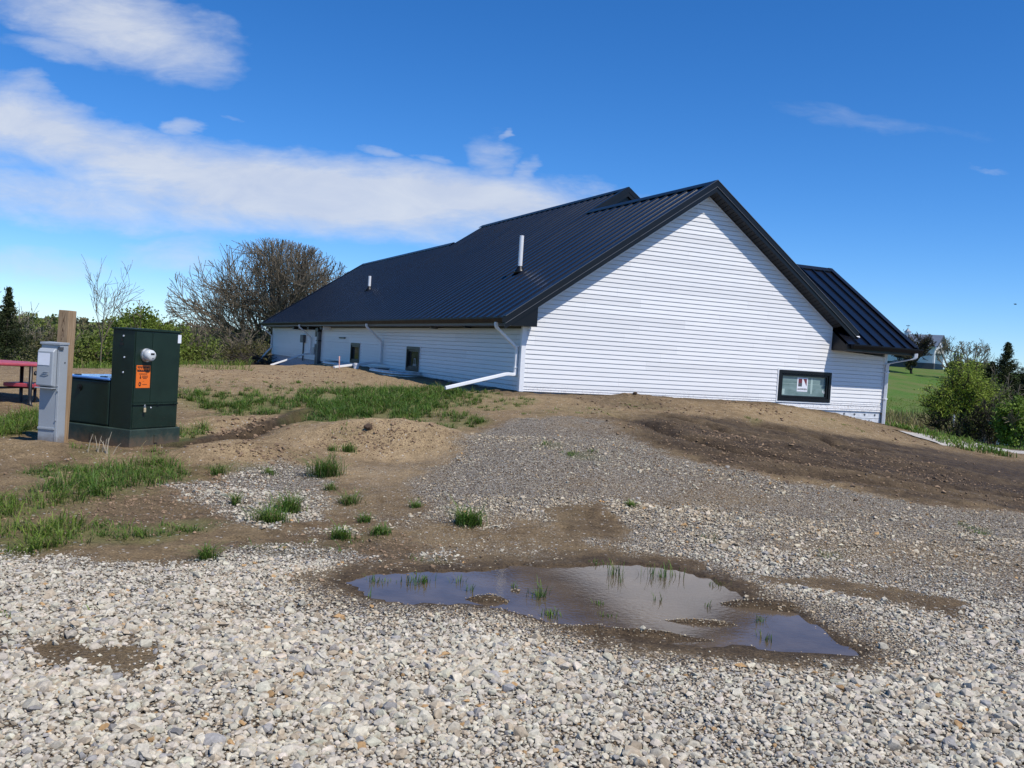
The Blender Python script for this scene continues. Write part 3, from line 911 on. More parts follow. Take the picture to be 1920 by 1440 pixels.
tag(mass('soil_clods', v, f, M_stone, col=c.clip(0, 1)), kind='stuff', label='brown crumbs and clods of soil on the bare slopes', cat='soil')
x, y, z = G(1404, 752)
for (px, py, r, lab) in [(1404, 748, .085, 'dark brown earth clod sitting on top of the soil bank below the gable'), (1190, 741, .06, 'small dark earth clod on the crest of the soil bank by the wall'), (690, 808, .08, 'dark broken clod on the face of the sandy mound')]:
    x, y, z = G(px, py)
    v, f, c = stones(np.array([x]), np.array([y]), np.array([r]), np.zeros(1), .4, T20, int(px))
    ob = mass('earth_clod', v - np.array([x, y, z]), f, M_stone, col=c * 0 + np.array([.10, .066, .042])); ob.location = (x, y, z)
    tag(ob, lab, 'clod', 'loose earth clods')


# ------------------------------------------------------------------ grass
def blades(x, y, z, h, w, lean, hue, rg, seg=3):
    n = len(x)
    az = rg.uniform(0, 2 * math.pi, n); dx, dy = np.cos(az), np.sin(az); px, py = -dy, dx
    hh = h * np.exp(rg.normal(0, .28, n)); ln = hh * lean * np.abs(rg.normal(.7, .45, n)); ww = w * rg.uniform(.7, 1.3, n)
    P = []
    for t, k in ((0, 1.), (.45, .85), (.8, .5)):
        c = np.stack([x + dx * ln * t ** 2, y + dy * ln * t ** 2, z + hh * (t - .22 * lean * t ** 3)], 1)
        s = np.stack([px * ww * k, py * ww * k, np.zeros(n)], 1) * .5
        P += [c - s, c + s]
    P.append(np.stack([x + dx * ln, y + dy * ln, z + hh * (1 - .30 * lean)], 1))
    V = np.stack(P, 1).reshape(-1, 3)
    t = np.array([[0, 1, 2], [1, 3, 2], [2, 3, 4], [3, 5, 4], [4, 5, 6]])
    Fc = (t[None] + (np.arange(n) * 7)[:, None, None]).reshape(-1, 3)
    g0c, g1c, dry = np.array([.066, .150, .018]), np.array([.20, .275, .035]), np.array([.30, .24, .11])
    q = np.clip(hue + rg.normal(0, .2, n), 0, 1)[:, None]
    c = g0c * (1 - q) + g1c * q
    c = np.where(rg.random((n, 1)) < .09, dry, c) * rg.uniform(.75, 1.25, (n, 1))
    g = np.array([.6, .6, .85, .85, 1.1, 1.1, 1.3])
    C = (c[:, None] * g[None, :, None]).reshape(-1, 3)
    return V, Fc, C


GV, GF, GC, go = [], [], [], 0


def add_grass(V, Fc, C):
    global go
    GV.append(V); GF.append(Fc + go); GC.append(C); go += len(V)


for E, h, dens, hue in [(g[0], g[1], g[2], g[3]) for g in GE]:
    cx, cy, ax, ay = E
    n = int(min(9000, 3.14 * ax * ay * dens * 1.5))
    # blades stand in clumps
    k = max(3, n // 14)
    rr = np.sqrt(rg.random(k)); th = rg.uniform(0, 6.283, k)
    qx = cx + ax * rr * np.cos(th); qy = cy + ay * rr * np.sin(th)
    keep = fbm(qx * 2.2, qy * 2.2, 51, 3) > -.16
    qx, qy = qx[keep], qy[keep]
    if not len(qx): continue
    id_ = rg.integers(0, len(qx), n)
    x = qx[id_] + rg.normal(0, .035, n); y = qy[id_] + rg.normal(0, .035, n)
    hs = (rg.uniform(.55, 1.25, len(qx)))[id_]
    far = max(1, cy / 9)
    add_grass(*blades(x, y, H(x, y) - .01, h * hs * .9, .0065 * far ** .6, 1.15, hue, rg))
# the turf strip beyond the path and the rough pasture edge
for (px, py, rx, ry, h, n, hue) in [(1730, 812, 60, 6, .16, 1800, .4), (1800, 822, 70, 7, .16, 2400, .4), (1880, 832, 70, 9, .16, 2400, .4), (1960, 840, 60, 12, .16, 1500, .4)]:
    x0, y0, z0 = G(px, py)
    q = rg.uniform(-1, 1, (n, 2)); x = x0 + q[:, 0] * rx * y0 / F; y = y0 + q[:, 1] * 3.2
    add_grass(*blades(x, y, H(x, y) - .02, h, .03, .7, hue, rg))
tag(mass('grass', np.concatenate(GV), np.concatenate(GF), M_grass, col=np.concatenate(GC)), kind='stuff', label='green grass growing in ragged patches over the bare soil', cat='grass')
# shoots standing in the puddle
GV, GF, GC, go = [], [], [], 0
for (px, py, rx, ry, n, h) in [(700, 1088, 10, 5, 14, .07), (718, 1092, 22, 5, 24, .06), (775, 1094, 30, 6, 34, .09), (795, 1092, 12, 4, 22, .10), (860, 1090, 16, 5, 12, .09), (880, 1108, 8, 3, 8, .07), (1010, 1120, 16, 5, 45, .10), (1035, 1156, 16, 5, 40, .07), (1120, 1133, 14, 4, 16, .05), (1135, 1155, 16, 5, 16, .06),
                              (1155, 1078, 14, 6, 26, .15), (1165, 1092, 6, 5, 8, .09), (1245, 1082, 32, 7, 40, .13), (1225, 1076, 6, 4, 8, .10), (1350, 1098, 18, 5, 22, .07), (1228, 1125, 14, 5, 8, .09), (1425, 1165, 10, 4, 12, .07), (1430, 1198, 14, 5, 18, .08), (1330, 1140, 6, 4, 6, .07), (690, 1120, 6, 3, 4, .05), (965, 1103, 6, 4, 14, .06), (1120, 1058, 14, 4, 30, .05), (890, 1170, 10, 4, 8, .05)]:
    x0, y0 = pz(px, py, 0)
    x = x0 + rg.normal(0, .55, n) * rx * y0 / F; y = y0 + rg.normal(0, .5, n) * ry * 2 * y0 / F * 2
    add_grass(*blades(x, y, np.full(n, -.01), h * .72, .0055, .55, .25, rg))
tag(mass('water_shoots', np.concatenate(GV), np.concatenate(GF), M_grass, col=np.concatenate(GC)), kind='stuff', label='thin green grass shoots poking out of the muddy puddle', cat='grass')

TUFTS = [(610, 893, 30, .24, 320, 'largest dark round grass tuft, at the foot of the sandy mound by white gravel'),
         (508, 980, 34, .14, 260, 'wide tuft on the white gravel patch, lower left half of a leaning pair'),
         (540, 962, 24, .17, 200, 'upright tuft on the white gravel patch, upper right half of a leaning pair'),
         (878, 985, 26, .16, 300, 'dark lone spiky tuft directly above the middle of the puddle'),
         (655, 945, 20, .12, 130, 'thin spreading tuft between the largest round tuft and the puddle'),
         (640, 1010, 22, .11, 150, 'low tuft on the gravel edge left of the puddle'),
         (712, 1003, 20, .08, 150, 'flat tuft on dark mud above the left end of the puddle'),
         (685, 980, 16, .08, 110, 'small tuft just above the flat tuft on dark mud'),
         (388, 1048, 22, .11, 150, 'tuft on the edge of the white foreground gravel at the left'),
         (440, 948, 12, .13, 70, 'thin tuft inside the white gravel patch near its left side'),
         (652, 848, 16, .14, 120, 'small bright tuft on the lower slope of the sandy mound'),
         (622, 846, 9, .10, 60, 'tiny tuft left of the bright tuft on the sandy mound'),
         (780, 950, 14, .07, 70, 'little sparse tuft on brown gravel left of the spiky tuft'),
         (1183, 950, 12, .06, 90, 'little tuft alone on the grey gravel slope above the puddle'),
         (506, 890, 16, .09, 90, 'small tuft at the top edge of the white gravel patch'),
         (408, 890, 18, .12, 110, 'yellowish tuft behind the white gravel patch at its left end'),
         (620, 920, 14, .08, 80, 'low tuft right below the largest round tuft')]
for (px, py, rx, h, n, lab) in TUFTS:
    x0, y0, z0 = G(px, py)
    n = int(n * 1.3); rr = rx * y0 / F
    x = rg.normal(0, .42, n) * rr; y = rg.normal(0, .42, n) * rr
    V, Fc, C = blades(x, y, H(x0 + x, y0 + y) - z0 - .01, h, .006, 1.0, .12 if 'dark' in lab else .28, rg)
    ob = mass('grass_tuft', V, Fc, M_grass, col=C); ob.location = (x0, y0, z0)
    tag(ob, lab, 'grass tuft', 'grass tufts on the gravel')
# ================================================================== HOUSE
LAP = .1016
ZS = 1.40                                   # soffit above the lowest siding edge
house = empty('house', (CX, CY, ZSOF - ZS), YAW, 'long low white sided house with a black standing seam metal roof', 'house')
HW, HL = 10.71, 30.19                       # gable wall width, long wall length
SL = .684                                   # roof slope
XR, ZR = 4.62, ZS + 3.68                    # front ridge
XT = 5.82; ZT = ZR + SL * (XT - XR)         # taller ridge of the middle part
YT0, YT1 = 5.66, 16.8
OV, XE = .29, -.53                          # rake overhang, eave line


def zroof(X): return ZR - SL * abs(X - XR)


RAKE = .29                                  # soffit below the roof plane
ZWING0 = ZS + .165                          # wing eave
XW0, XW1, YWR = 8.78, 11.2, 2.75


def lap_wall(mb, z0, z1, ext, out, pos, flip=1):
    """rows of lapped siding; ext(z) gives both ends; out(h, d, z) places a point d in front of the wall"""
    k = math.floor(z0 / LAP)
    while k * LAP < z1 - .004:
        a, b = max(z0, k * LAP), min(z1, (k + 1) * LAP)
        (l0, r0), (l1, r1) = ext(a + 1e-4), ext(b - 1e-4)
        if r0 > l0 + .01:
            if r1 < l1: l1 = r1 = (l1 + r1) / 2
            gz = b - .009 if b - a > .05 else b
            mb.face(out(l0, .019, a), out(r0, .019, a), out(r1, .007, gz), out(l1, .007, gz))
            if gz < b: mb.face(out(l1, .007, gz), out(r1, .007, gz), out(r1, -.03, gz), out(l1, -.03, gz)); mb.face(out(l1, -.03, gz), out(r1, -.03, gz), out(r1, -.03, b), out(l1, -.03, b))
            mb.face(out(l0, -.03, a), out(r0, -.03, a), out(r0, .019, a), out(l0, .019, a))
        k += 1


WIN = (7.10, 8.82, ZS - 1.355, ZS - .585)   # gable window
rake_lo = lambda z: XR - (ZR - RAKE - z) / SL
rake_hi = lambda z: XR + (ZR - RAKE - z) / SL


def ext_g(z):
    l = .05 if z < ZS else max(.02, rake_lo(z)); r = HW - .05 if z < ZS + .01 else min(8.75, rake_hi(z))
    return l, r


g = MB()
yout = lambda h, d, z: (h, -d, z)
lap_wall(g, 0, WIN[2], lambda z: ext_g(z), yout, 0)
lap_wall(g, WIN[2], WIN[3], lambda z: (.05, WIN[0]), yout, 0)
lap_wall(g, WIN[2], WIN[3], lambda z: (WIN[1], HW - .05), yout, 0)
lap_wall(g, WIN[3], ZR - RAKE, ext_g, yout, 0)
lap_wall(g, -LAP * 1.4, 0, lambda z: (6.2, HW - .05), yout, 0)
tag(g.build('gable_wall', M_siding, house), 'sunlit white gable wall')
lw = MB()
xout = lambda h, d, z: (-d, h, z)
W1, W2 = (6.68, 7.86, ZS - 1.29, ZS - .59), (13.06, 14.28, ZS - 1.29, ZS - .585)
lap_wall(lw, 0, W1[2], lambda z: (.05, HL - .05), xout, 0)
for a, b in ((.05, W1[0]), (W1[1], W2[0]), (W2[1], HL - .05)):
    lap_wall(lw, W1[2], W1[3], lambda z: (a, b), xout, 0)
lap_wall(lw, W1[3], ZS, lambda z: (.05, HL - .05), xout, 0)
tag(lw.build('long_wall', M_siding, house), 'shaded white long wall under the eave')
# walls out of sight, and the closed inside
bw = MB()
bw.face((HW, 0.01, 0 - .5), (HW, 5.5, -.5), (HW, 5.5, ZS), (HW, YWR, ZWING0 + SL * (YWR + .4) - .1), (HW, .01, ZS))
bw.face((9.24, 5.5, -.5), (9.24, HL, -.5), (9.24, HL, ZS + .3), (9.24, 5.5, ZS + .3)); bw.face((9.24, 5.5, -.5), (HW, 5.5, -.5), (HW, 5.5, ZS), (9.24, 5.5, ZS))
bw.face((.01, HL, -.5), (9.24, HL, -.5), (9.24, HL, ZS + .35), (XR, HL, ZR - RAKE), (.01, HL, ZS + .2))
bw.box(9.3, 11.6, 6, 16.4, -.5, ZS)
bw.build('rear_wall', M_siding, house)
fn = MB()
fn.box(.055, HW - .08, .055, .3, -1.2, -.001); fn.box(.055, .3, .3, HL - .1, -1.2, -.001)
for i in range(70):                          # courses of block showing under the siding
    y = .1 + i * .42
    fn.box(.028, .06, y, y + .41, -.34, -.006)
fn.build('foundation', M_brick, house)
wrapm = mat('white_wall_membrane', (.66, .68, .70), .35, var=.18, scale=9, bump=.5, bscale=14)
wr = MB(); wr.box(7.2, HW - .06, .012, .03, -.9, -LAP * 1.4 - .002)
wr.face((7.2, .004, -LAP * 1.4 - .17), (HW - .07, .004, -LAP * 1.4 - .17), (HW - .07, .010, -LAP * 1.4 - .155), (7.2, .010, -LAP * 1.4 - .155))
wrap = wr.build('membrane_strip', wrapm, house)
mk = MB()
for i in range(8):
    x = 7.9 + i * .36
    mk.face((x, .006, -.215), (x + .05, .006, -.20), (x + .075, .006, -.235), (x + .02, .006, -.25)); mk.face((x + .02, .006, -.25), (x + .06, .006, -.235), (x + .04, .006, -.27))
for k in range(4): mk.face((10.25, .007, -.36 - k * .05), (10.29, .007, -.36 - k * .05), (10.29, .007, -.385 - k * .05), (10.25, .007, -.385 - k * .05))
mk.build('fixing', M_darkgrey, wrap)
ld = MB(); ld.face((10.2, .0095, -.32), (HW - .065, .0095, -.32), (HW - .065, .0095, -.31), (7.2, .0095, -.31), (7.2, .0095, -.32)); ld.build('seam', M_darkgrey, wrap)
cp = MB(); cp.prism([(-.024, -.024), (.085, -.024), (.085, .0), (0, .0), (.0, .085), (-.024, .085)], -.012, ZS - .004)
cp.build('corner_post', M_white, house, bevel=.003)
cp = MB(); cp.box(HW - .085, HW + .024, -.024, .06, -.16, ZS - .004); cp.build('corner_post', M_white, house, bevel=.003)
cp = MB(); cp.box(-.024, .0, HL - .07, HL + .02, -.012, ZS - .004); cp.build('corner_post', M_white, house, bevel=.003)
# white channel that edges the siding along the rakes
ch = MB()
for (xa_, xb_) in ((.19, XR), (8.74, XR)):
    za, zb = zroof(xa_) - RAKE, zroof(xb_) - RAKE
    s = .035
    ch.prism([(xa_, za - s), (xb_, zb - s), (xb_, zb), (xa_, za)], -.026, -.019, 'y')
ch.box(8.70, 8.745, -.026, -.019, ZS + .01, zroof(8.74) - RAKE - .03)
ch.build('edge_channel', M_white, house)


# roof: standing seam sheets
def sheet(mb, Y0, Y1, lo, hi, p=.41, dy=None, start=None):
    """ribbed sheet; lo(Y), hi(Y) give the two 3d ends on the roof plane"""
    Y = Y0 if start is None else start
    prof = []
    y = Y0
    k = 0
    ys = [(Y0, 0)]
    while True:
        r = Y0 + .16 + k * p
        if r > Y1 - .03: break
        ys += [(r - .024, 0), (r - .018, .028), (r + .018, .028), (r + .024, 0)]
        k += 1
    ys.append((Y1, 0))
    for (a, ha), (b, hb) in zip(ys[:-1], ys[1:]):
        mb.face(lo(a, ha), lo(b, hb), hi(b, hb), hi(a, ha))


rf = MB()
nz_ = 1 / math.sqrt(1 + SL * SL)
Pm = lambda X, Y, h: (X - h * SL * nz_ * (1 if X <= XR + 9 else 1), Y, ZR - SL * (XR - X) + h * nz_)
top = lambda Y: XT if YT0 < Y < YT1 else XR
sheet(rf, -OV, YT0, lambda Y, h: Pm(XE, Y, h), lambda Y, h: Pm(XR, Y, h))
sheet(rf, YT0, YT1, lambda Y, h: Pm(XE, Y, h), lambda Y, h: Pm(XT, Y, h))
sheet(rf, YT1, HL + OV, lambda Y, h: Pm(XE, Y, h), lambda Y, h: Pm(XR, Y, h))
rf.build('roof', M_roof, house)
rr = MB()
XER = 2 * XR - XE
Pr = lambda X, Y, h: (X + h * SL * nz_, Y, ZR - SL * (X - XR) + h * nz_)
sheet(rr, -OV, YT0, lambda Y, h: Pr(XR, Y, h), lambda Y, h: Pr(9.42 if Y < .1 else XER, Y, h))
sheet(rr, YT1, HL + OV, lambda Y, h: Pr(XR, Y, h), lambda Y, h: Pr(XER, Y, h))
Pt = lambda X, Y, h: (X + h * SL * nz_, Y, ZT - SL * (X - XT) + h * nz_)
sheet(rr, YT0, YT1, lambda Y, h: Pt(XT, Y, h), lambda Y, h: Pt(12.1, Y, h))
rr.build('roof', M_roof, house)
wg = MB()
zw = lambda Y: ZWING0 + SL * (Y + .57)


def sheetx(mb, X0, X1, Ya, Yb, off, p=.41):
    xs = [(X0, 0)]; r = off
    while r < X1 - .03:
        if r > X0 + .03: xs += [(r - .022, 0), (r - .012, .042), (r + .012, .042), (r + .022, 0)]
        r += p
    xs.append((X1, 0))
    P = lambda X, Y, h: (X, Y - h * SL * nz_, zw(Y) + h * nz_)
    for (a, ha), (b, hb) in zip(xs[:-1], xs[1:]):
        mb.face(P(a, Ya, ha), P(b, Ya, hb), P(b, Yb, hb), P(a, Yb, ha))


sheetx(wg, XW0, XW1, -.57, .08, XW0 + .33); sheetx(wg, 6.3, XW1, .08, YWR, XW0 + .33 - 2.46)
wg.face((6.3, YWR, zw(YWR)), (XW1, YWR, zw(YWR)), (XW1, 6.1, ZWING0), (6.3, 6.1, ZWING0))
wing = wg.build('roof', M_roof, house)
# ridge caps
rc = MB()


def cap(mb, X, Z, Y0, Y1, dz=.0):
    w_, t_ = .15, .055
    mb.prism([(X - w_, Z + t_ - SL * w_), (X, Z + t_), (X + w_, Z + t_ - SL * w_), (X + w_, Z + t_ - SL * w_ - .02), (X, Z + t_ - .02), (X - w_, Z + t_ - SL * w_ - .02)], Y0, Y1, 'y')


cap(rc, XR, ZR, -OV - .02, YT0 + .02); rc.build('ridge_cap', M_black, house)
rc = MB(); cap(rc, XT, ZT, YT0 - .04, YT1 + .04); rc.build('ridge_cap', M_black, house)
rc = MB(); cap(rc, XR, ZR, YT1 - .02, HL + OV + .02); rc.build('ridge_cap', M_black, house)
rc = MB(); w_, t_ = .14, .05; Z = zw(YWR)
rc.prism([(YWR - w_, Z + t_ - SL * w_), (YWR, Z + t_), (YWR + w_, Z + t_ - SL * w_), (YWR + w_, Z + t_ - SL * w_ - .02), (YWR, Z + t_ - .02), (YWR - w_, Z + t_ - SL * w_ - .02)], 6.7, XW1 + .02, 'x')
rc.build('ridge_cap', M_black, house)


# rake boards: a flat trim on the roof edge and a stepped fascia below
def rake(X0, X1, Y, ZF, d=1):
    mb = MB(); z0, z1 = ZF(X0), ZF(X1)
    for (y0, y1, a, b) in ((Y - .022, Y + .15, .045, .060), (Y - .022, Y, -.10, .045), (Y - .012, Y + .006, -.225, -.10)):
        ya, yb = (y0, y1) if d > 0 else (2 * Y - y1, 2 * Y - y0)
        mb.prism([(X0, z0 + a), (X1, z1 + a), (X1, z1 + b), (X0, z0 + b)], ya, yb, 'y')
    return mb


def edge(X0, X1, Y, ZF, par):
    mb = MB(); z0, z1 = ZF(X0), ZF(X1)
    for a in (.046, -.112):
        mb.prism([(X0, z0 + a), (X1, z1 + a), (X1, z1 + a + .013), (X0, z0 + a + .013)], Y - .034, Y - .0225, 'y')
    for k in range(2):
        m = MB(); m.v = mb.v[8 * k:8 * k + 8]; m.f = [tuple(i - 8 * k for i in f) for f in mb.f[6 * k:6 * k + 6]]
        m.build('highlight_strip', M_highlight, par)  # thin pale strip that paints a highlight line along the rake


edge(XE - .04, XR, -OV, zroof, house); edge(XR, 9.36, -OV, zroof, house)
rake(XE - .04, XR, -OV, zroof).build('rake_board', M_black, house)
rake(XR, 9.36, -OV, zroof).build('rake_board', M_black, house)
rake(XE - .04, XR, HL + OV, zroof, -1).build('rake_board', M_black, house)
ZTF = lambda X: ZT - SL * abs(X - XT)
rake(XR - .05, XT, YT0 - .06, ZTF).build('rake_board', M_black, house)
rake(XT, 12.1, YT0 - .06, ZTF).build('rake_board', M_black, house)
tg = MB(); tg.face((XR - .2, YT0, ZR - .3), (12, YT0, ZTF(12)), (XT, YT0, ZT - .03)); tg.face((XR - .2, YT1, ZR - .3), (12, YT1, ZTF(12)), (XT, YT1, ZT - .03)); tg.build('gable_infill', M_black, house)
# rake soffit, ribbed
sf = MB()
for (xa_, xb_) in ((.15, XR), (8.78, XR)):
    n = 44
    for i in range(n):
        a = xa_ + (xb_ - xa_) * i / n; b = xa_ + (xb_ - xa_) * (i + .9) / n; e = xa_ + (xb_ - xa_) * (i + 1) / n
        za, zb, ze = zroof(a) - RAKE, zroof(b) - RAKE, zroof(e) - RAKE
        sf.face((a, -OV, za + .07), (b, -OV, zb + .07), (b, .0, zb), (a, .0, za)); sf.face((b, -OV, zb + .085), (e, -OV, ze + .085), (e, 0, ze + .012), (b, 0, zb + .012))
sf.build('soffit', M_soffit, house)
# boxed eave returns
er = MB(); er.prism([(XE, ZS - .002), (.19, ZS - .002), (.19, zroof(.19) - RAKE + .07), (XE, zroof(XE) - .12)], -OV + .008, -.027, 'y'); er.build('eave_return', M_black, house)
er = MB(); er.prism([(.0 - .02, ZS - .002), (-.52, ZS - .002), (-.52, zw(-.52) - .07), (-.02, zw(-.02) - .07)], 8.755, 8.80, 'x')
er.prism([(-.51, ZS - .002), (-.54, ZS - .002), (-.54, zw(-.54) - .03), (-.51, zw(-.51) - .03)], 8.755, XW1 - .03, 'x'); er.build('eave_return', M_black, house)
# eave soffits
es = MB(); es.box(XE + .01, -.004, -.02, HL + .2, ZS - .004, ZS + .02); es.box(XE + .005, XE + .02, -.02, HL + .2, ZS - .01, ZS + .12); es.build('eave_soffit', M_soffitg, house)
fr_ = MB(); fr_.box(-.035, -.019, .05, HL - .02, ZS - .052, ZS - .006); fr_.build('frieze_strip', M_soffit, house)
es = MB(); es.box(8.8, XW1 - .03, -.508, -.021, ZS - .004, ZS + .02); es.build('eave_soffit', M_soffitg, house)
ws_ = MB(); ws_.prism([(-.57, ZWING0 - .13), (YWR, zw(YWR) - .13), (YWR, zw(YWR) + .055), (-.57, ZWING0 + .055)], XW1 - .02, XW1 + .03, 'x'); ws_.prism([(-.57, ZWING0 + .045), (YWR, zw(YWR) + .045), (YWR, zw(YWR) + .058), (-.57, ZWING0 + .058)], XW1 - .13, XW1 - .021, 'x'); ws_.build('rake_board', M_black, house)
vs = MB(); zz = zw(-.28); vs.face((9.27, -.33, zw(-.33) + .05), (9.36, -.36, zw(-.36) + .05), (9.38, -.30, zw(-.30) + .055), (9.30, -.27, zw(-.27) + .06)); vs.build('sealant_patch', M_white, house)


def gutter(y0, y1, ztop, along='y', xe=XE):
    """K-style gutter profile"""
    pr = [(0, 0), (0, -.115), (-.07, -.115), (-.098, -.06), (-.112, -.035), (-.112, 0), (-.100, 0), (-.100, -.03), (-.088, -.055), (-.064, -.105), (-.008, -.105), (-.008, 0)]
    mb = MB()
    if along == 'y': mb.prism([(xe + a, ztop + b) for a, b in pr], y0, y1, 'y')
    else: mb.prism([(xe + a, ztop + b) for a, b in pr], y0, y1, 'x')
    return mb


gu = gutter(-OV - .02, HL + OV + .02, zroof(XE) + .005); gut = gu.build('gutter', M_gutter, house)
ge = MB(); 
for yy_ in (-OV - .022, HL + OV + .02): ge.box(XE - .112, XE, yy_ - .004, yy_, zroof(XE) - .11, zroof(XE) + .004)
ge.build('end_cap', M_black, gut)
gu2 = gutter(8.86, XW1 + .10, ZWING0 + .005, 'x', -.56); gut2 = gu2.build('gutter', M_gutter, house)


def rect_sweep(mb, pts, w, d, side):
    """rectangular pipe swept through points with mitred bends; side = constant width direction"""
    pts = [Vector(p) for p in pts]; side = Vector(side).normalized(); rings = []
    for i, p in enumerate(pts):
        t0 = (p - pts[i - 1]).normalized() if i else (pts[1] - p).normalized()
        t1 = (pts[i + 1] - p).normalized() if i < len(pts) - 1 else t0
        tt = (t0 + t1).normalized(); nrm = tt.cross(side).normalized()
        k = 1 / max(.5, tt.dot(t1))
        c = .35
        ring = []
        for a, b in ((-1, -c), (-c, -1), (c, -1), (1, -c), (1, c), (c, 1), (-c, 1), (-1, c)):
            a2 = a if abs(a) == 1 else a * 2.2; b2 = b if abs(b) == 1 else b * 2.2
            ring.append(p + side * (w / 2 * a2) + nrm * (d / 2 * b2 * k))
        rings.append(ring)
    b0 = len(mb.v)
    for r_ in rings: mb.v += [tuple(q) for q in r_]
    for i in range(len(rings) - 1):
        for k in range(8):
            j = (k + 1) % 8
            mb.f.append((b0 + i * 8 + k, b0 + i * 8 + j, b0 + (i + 1) * 8 + j, b0 + (i + 1) * 8 + k))
    mb.f.append(tuple(b0 + k for k in range(8))); mb.f.append(tuple(b0 + (len(rings) - 1) * 8 + k for k in range(8)))


def bend(pts, r=.06):
    """round every corner with short segments"""
    pts = [Vector(p) for p in pts]; out = [pts[0]]
    for i in range(1, len(pts) - 1):
        a, b, c = pts[i - 1], pts[i], pts[i + 1]
        u_, v_ = (a - b), (c - b); ru = min(r, u_.length * .45); rv = min(r, v_.length * .45)
        p0, p1 = b + u_.normalized() * ru, b + v_.normalized() * rv
        for t_ in (0, .33, .67, 1): out.append(p0 * (1 - t_) ** 2 + b * 2 * t_ * (1 - t_) + p1 * t_ ** 2)
    return out + [pts[-1]]


def downspout(Y, zbot, end):
    mb = MB(); zt_ = zroof(XE) - .105
    rect_sweep(mb, bend([(-.59, Y, zt_), (-.59, Y, zt_ - .10), (-.07, Y, ZS - .47), (-.07, Y, zbot)]), .075, .062, (0, 1, 0))
    o = mb.build('downspout', M_white, house)
    e = MB(); ev = Vector(end); s_ = Vector((-.07, Y, zbot + .03))
    rect_sweep(e, bend([s_ + Vector((0, 0, .06)), s_ - Vector((0, 0, .06)), s_ + (ev - s_) * .12, ev], .07), .082, .070, (0, 1, 0) if abs(end[1] - Y) < 1 else Vector((ev - s_)).cross(Vector((0, 0, 1))))
    e.build('extension', M_white, o)
    s = MB()
    for k in range(2): s.box(-.112, -.03, Y - .05, Y + .05, zbot + .12 + k * .45, zbot + .15 + k * .45)
    s.build('strap', M_white, o)


def lz(X, Y):                               # ground height in house coordinates
    x, y = fromb(X, Y); return Hs(x, y) - (ZSOF - ZS)


for Y, zb, ex, ey in ((.13, .37, -1.80, -.24), (10.35, .24, -1.62, 10.15), (20.75, .28, -2.62, 15.2), (30.12, .34, -3.3, 16.5)):
    if Y > 25: ex, ey = -1.70, 29.9
    if 15 < Y < 25: ex, ey = -1.75, 20.4
    downspout(Y, zb, (ex, ey, max(.005, lz(ex, ey) + .05) if Y < 1 else lz(ex, ey) + .07))
ds = MB(); zt_ = ZWING0 - .11
rect_sweep(ds, bend([(XW1 - .1, -.61, zt_), (XW1 - .1, -.61, zt_ - .13), (HW - .02, -.075, ZS - .25), (HW - .02, -.075, -.62)]), .085, .065, (.7, -.7, 0))
dso = ds.build('downspout', M_white, house)
s = MB(); s.box(HW - .07, HW + .03, -.12, -.03, .2, .23); s.box(HW - .07, HW + .03, -.12, -.03, .9, .93); s.build('strap', M_white, dso)


def window(x0, x1, z0, z1, face, glass, deco=None):
    """face(h, d, z): a point d in front of the wall"""
    def bx(mb, a, b, c, d, e, f):
        P = [face(h, dd, z) for z in (e, f) for h, dd in ((a, c), (b, c), (b, d), (a, d))]
        n = len(mb.v); mb.v += P
        for q in ((0, 3, 2, 1), (4, 5, 6, 7), (0, 1, 5, 4), (1, 2, 6, 5), (2, 3, 7, 6), (3, 0, 4, 7)): mb.f.append(tuple(n + i for i in q))

    def ring(mb, a, b, e, f, w, d0, d1):
        bx(mb, a, a + w, d0, d1, e, f); bx(mb, b - w, b, d0, d1, e, f); bx(mb, a + w, b - w, d0, d1, e, e + w); bx(mb, a + w, b - w, d0, d1, f - w, f)
    mb = MB(); ring(mb, x0, x1, z0, z1, .085, -.06, .042); o = mb.build('window', M_black, house, bevel=.006)
    mb = MB(); ring(mb, x0 + .09, x1 - .09, z0 + .09, z1 - .09, .05, -.06, .018); mb.build('sash', M_black, o, bevel=.005)
    mb = MB(); ring(mb, x0 - .035, x1 + .035, z0 - .035, z1 + .035, .033, -.01, .03); mb.build('trim', M_white, o)
    mb = MB(); bx(mb, x0 + .10, x1 - .10, -.06, -.03, z0 + .10, z1 - .10); mb.build('pane', glass, o)
    if deco: deco(o, bx, x0, x1, z0, z1)
    return o


def text_mesh(name, s, size, mat_, parent, mtx, bold=0.):
    cu = bpy.data.curves.new(name, 'FONT'); cu.body = s; cu.size = size; cu.align_x = 'CENTER'; cu.align_y = 'CENTER'; cu.offset = bold; cu.extrude = .0008
    tmp = bpy.data.objects.new(name, cu); COL.objects.link(tmp)
    dg = bpy.context.evaluated_depsgraph_get()
    me = bpy.data.meshes.new_from_object(tmp.evaluated_get(dg)); bpy.data.objects.remove(tmp)
    me.transform(mtx)
    me.materials.clear()
    o = link(name, me, parent, mat_); return o


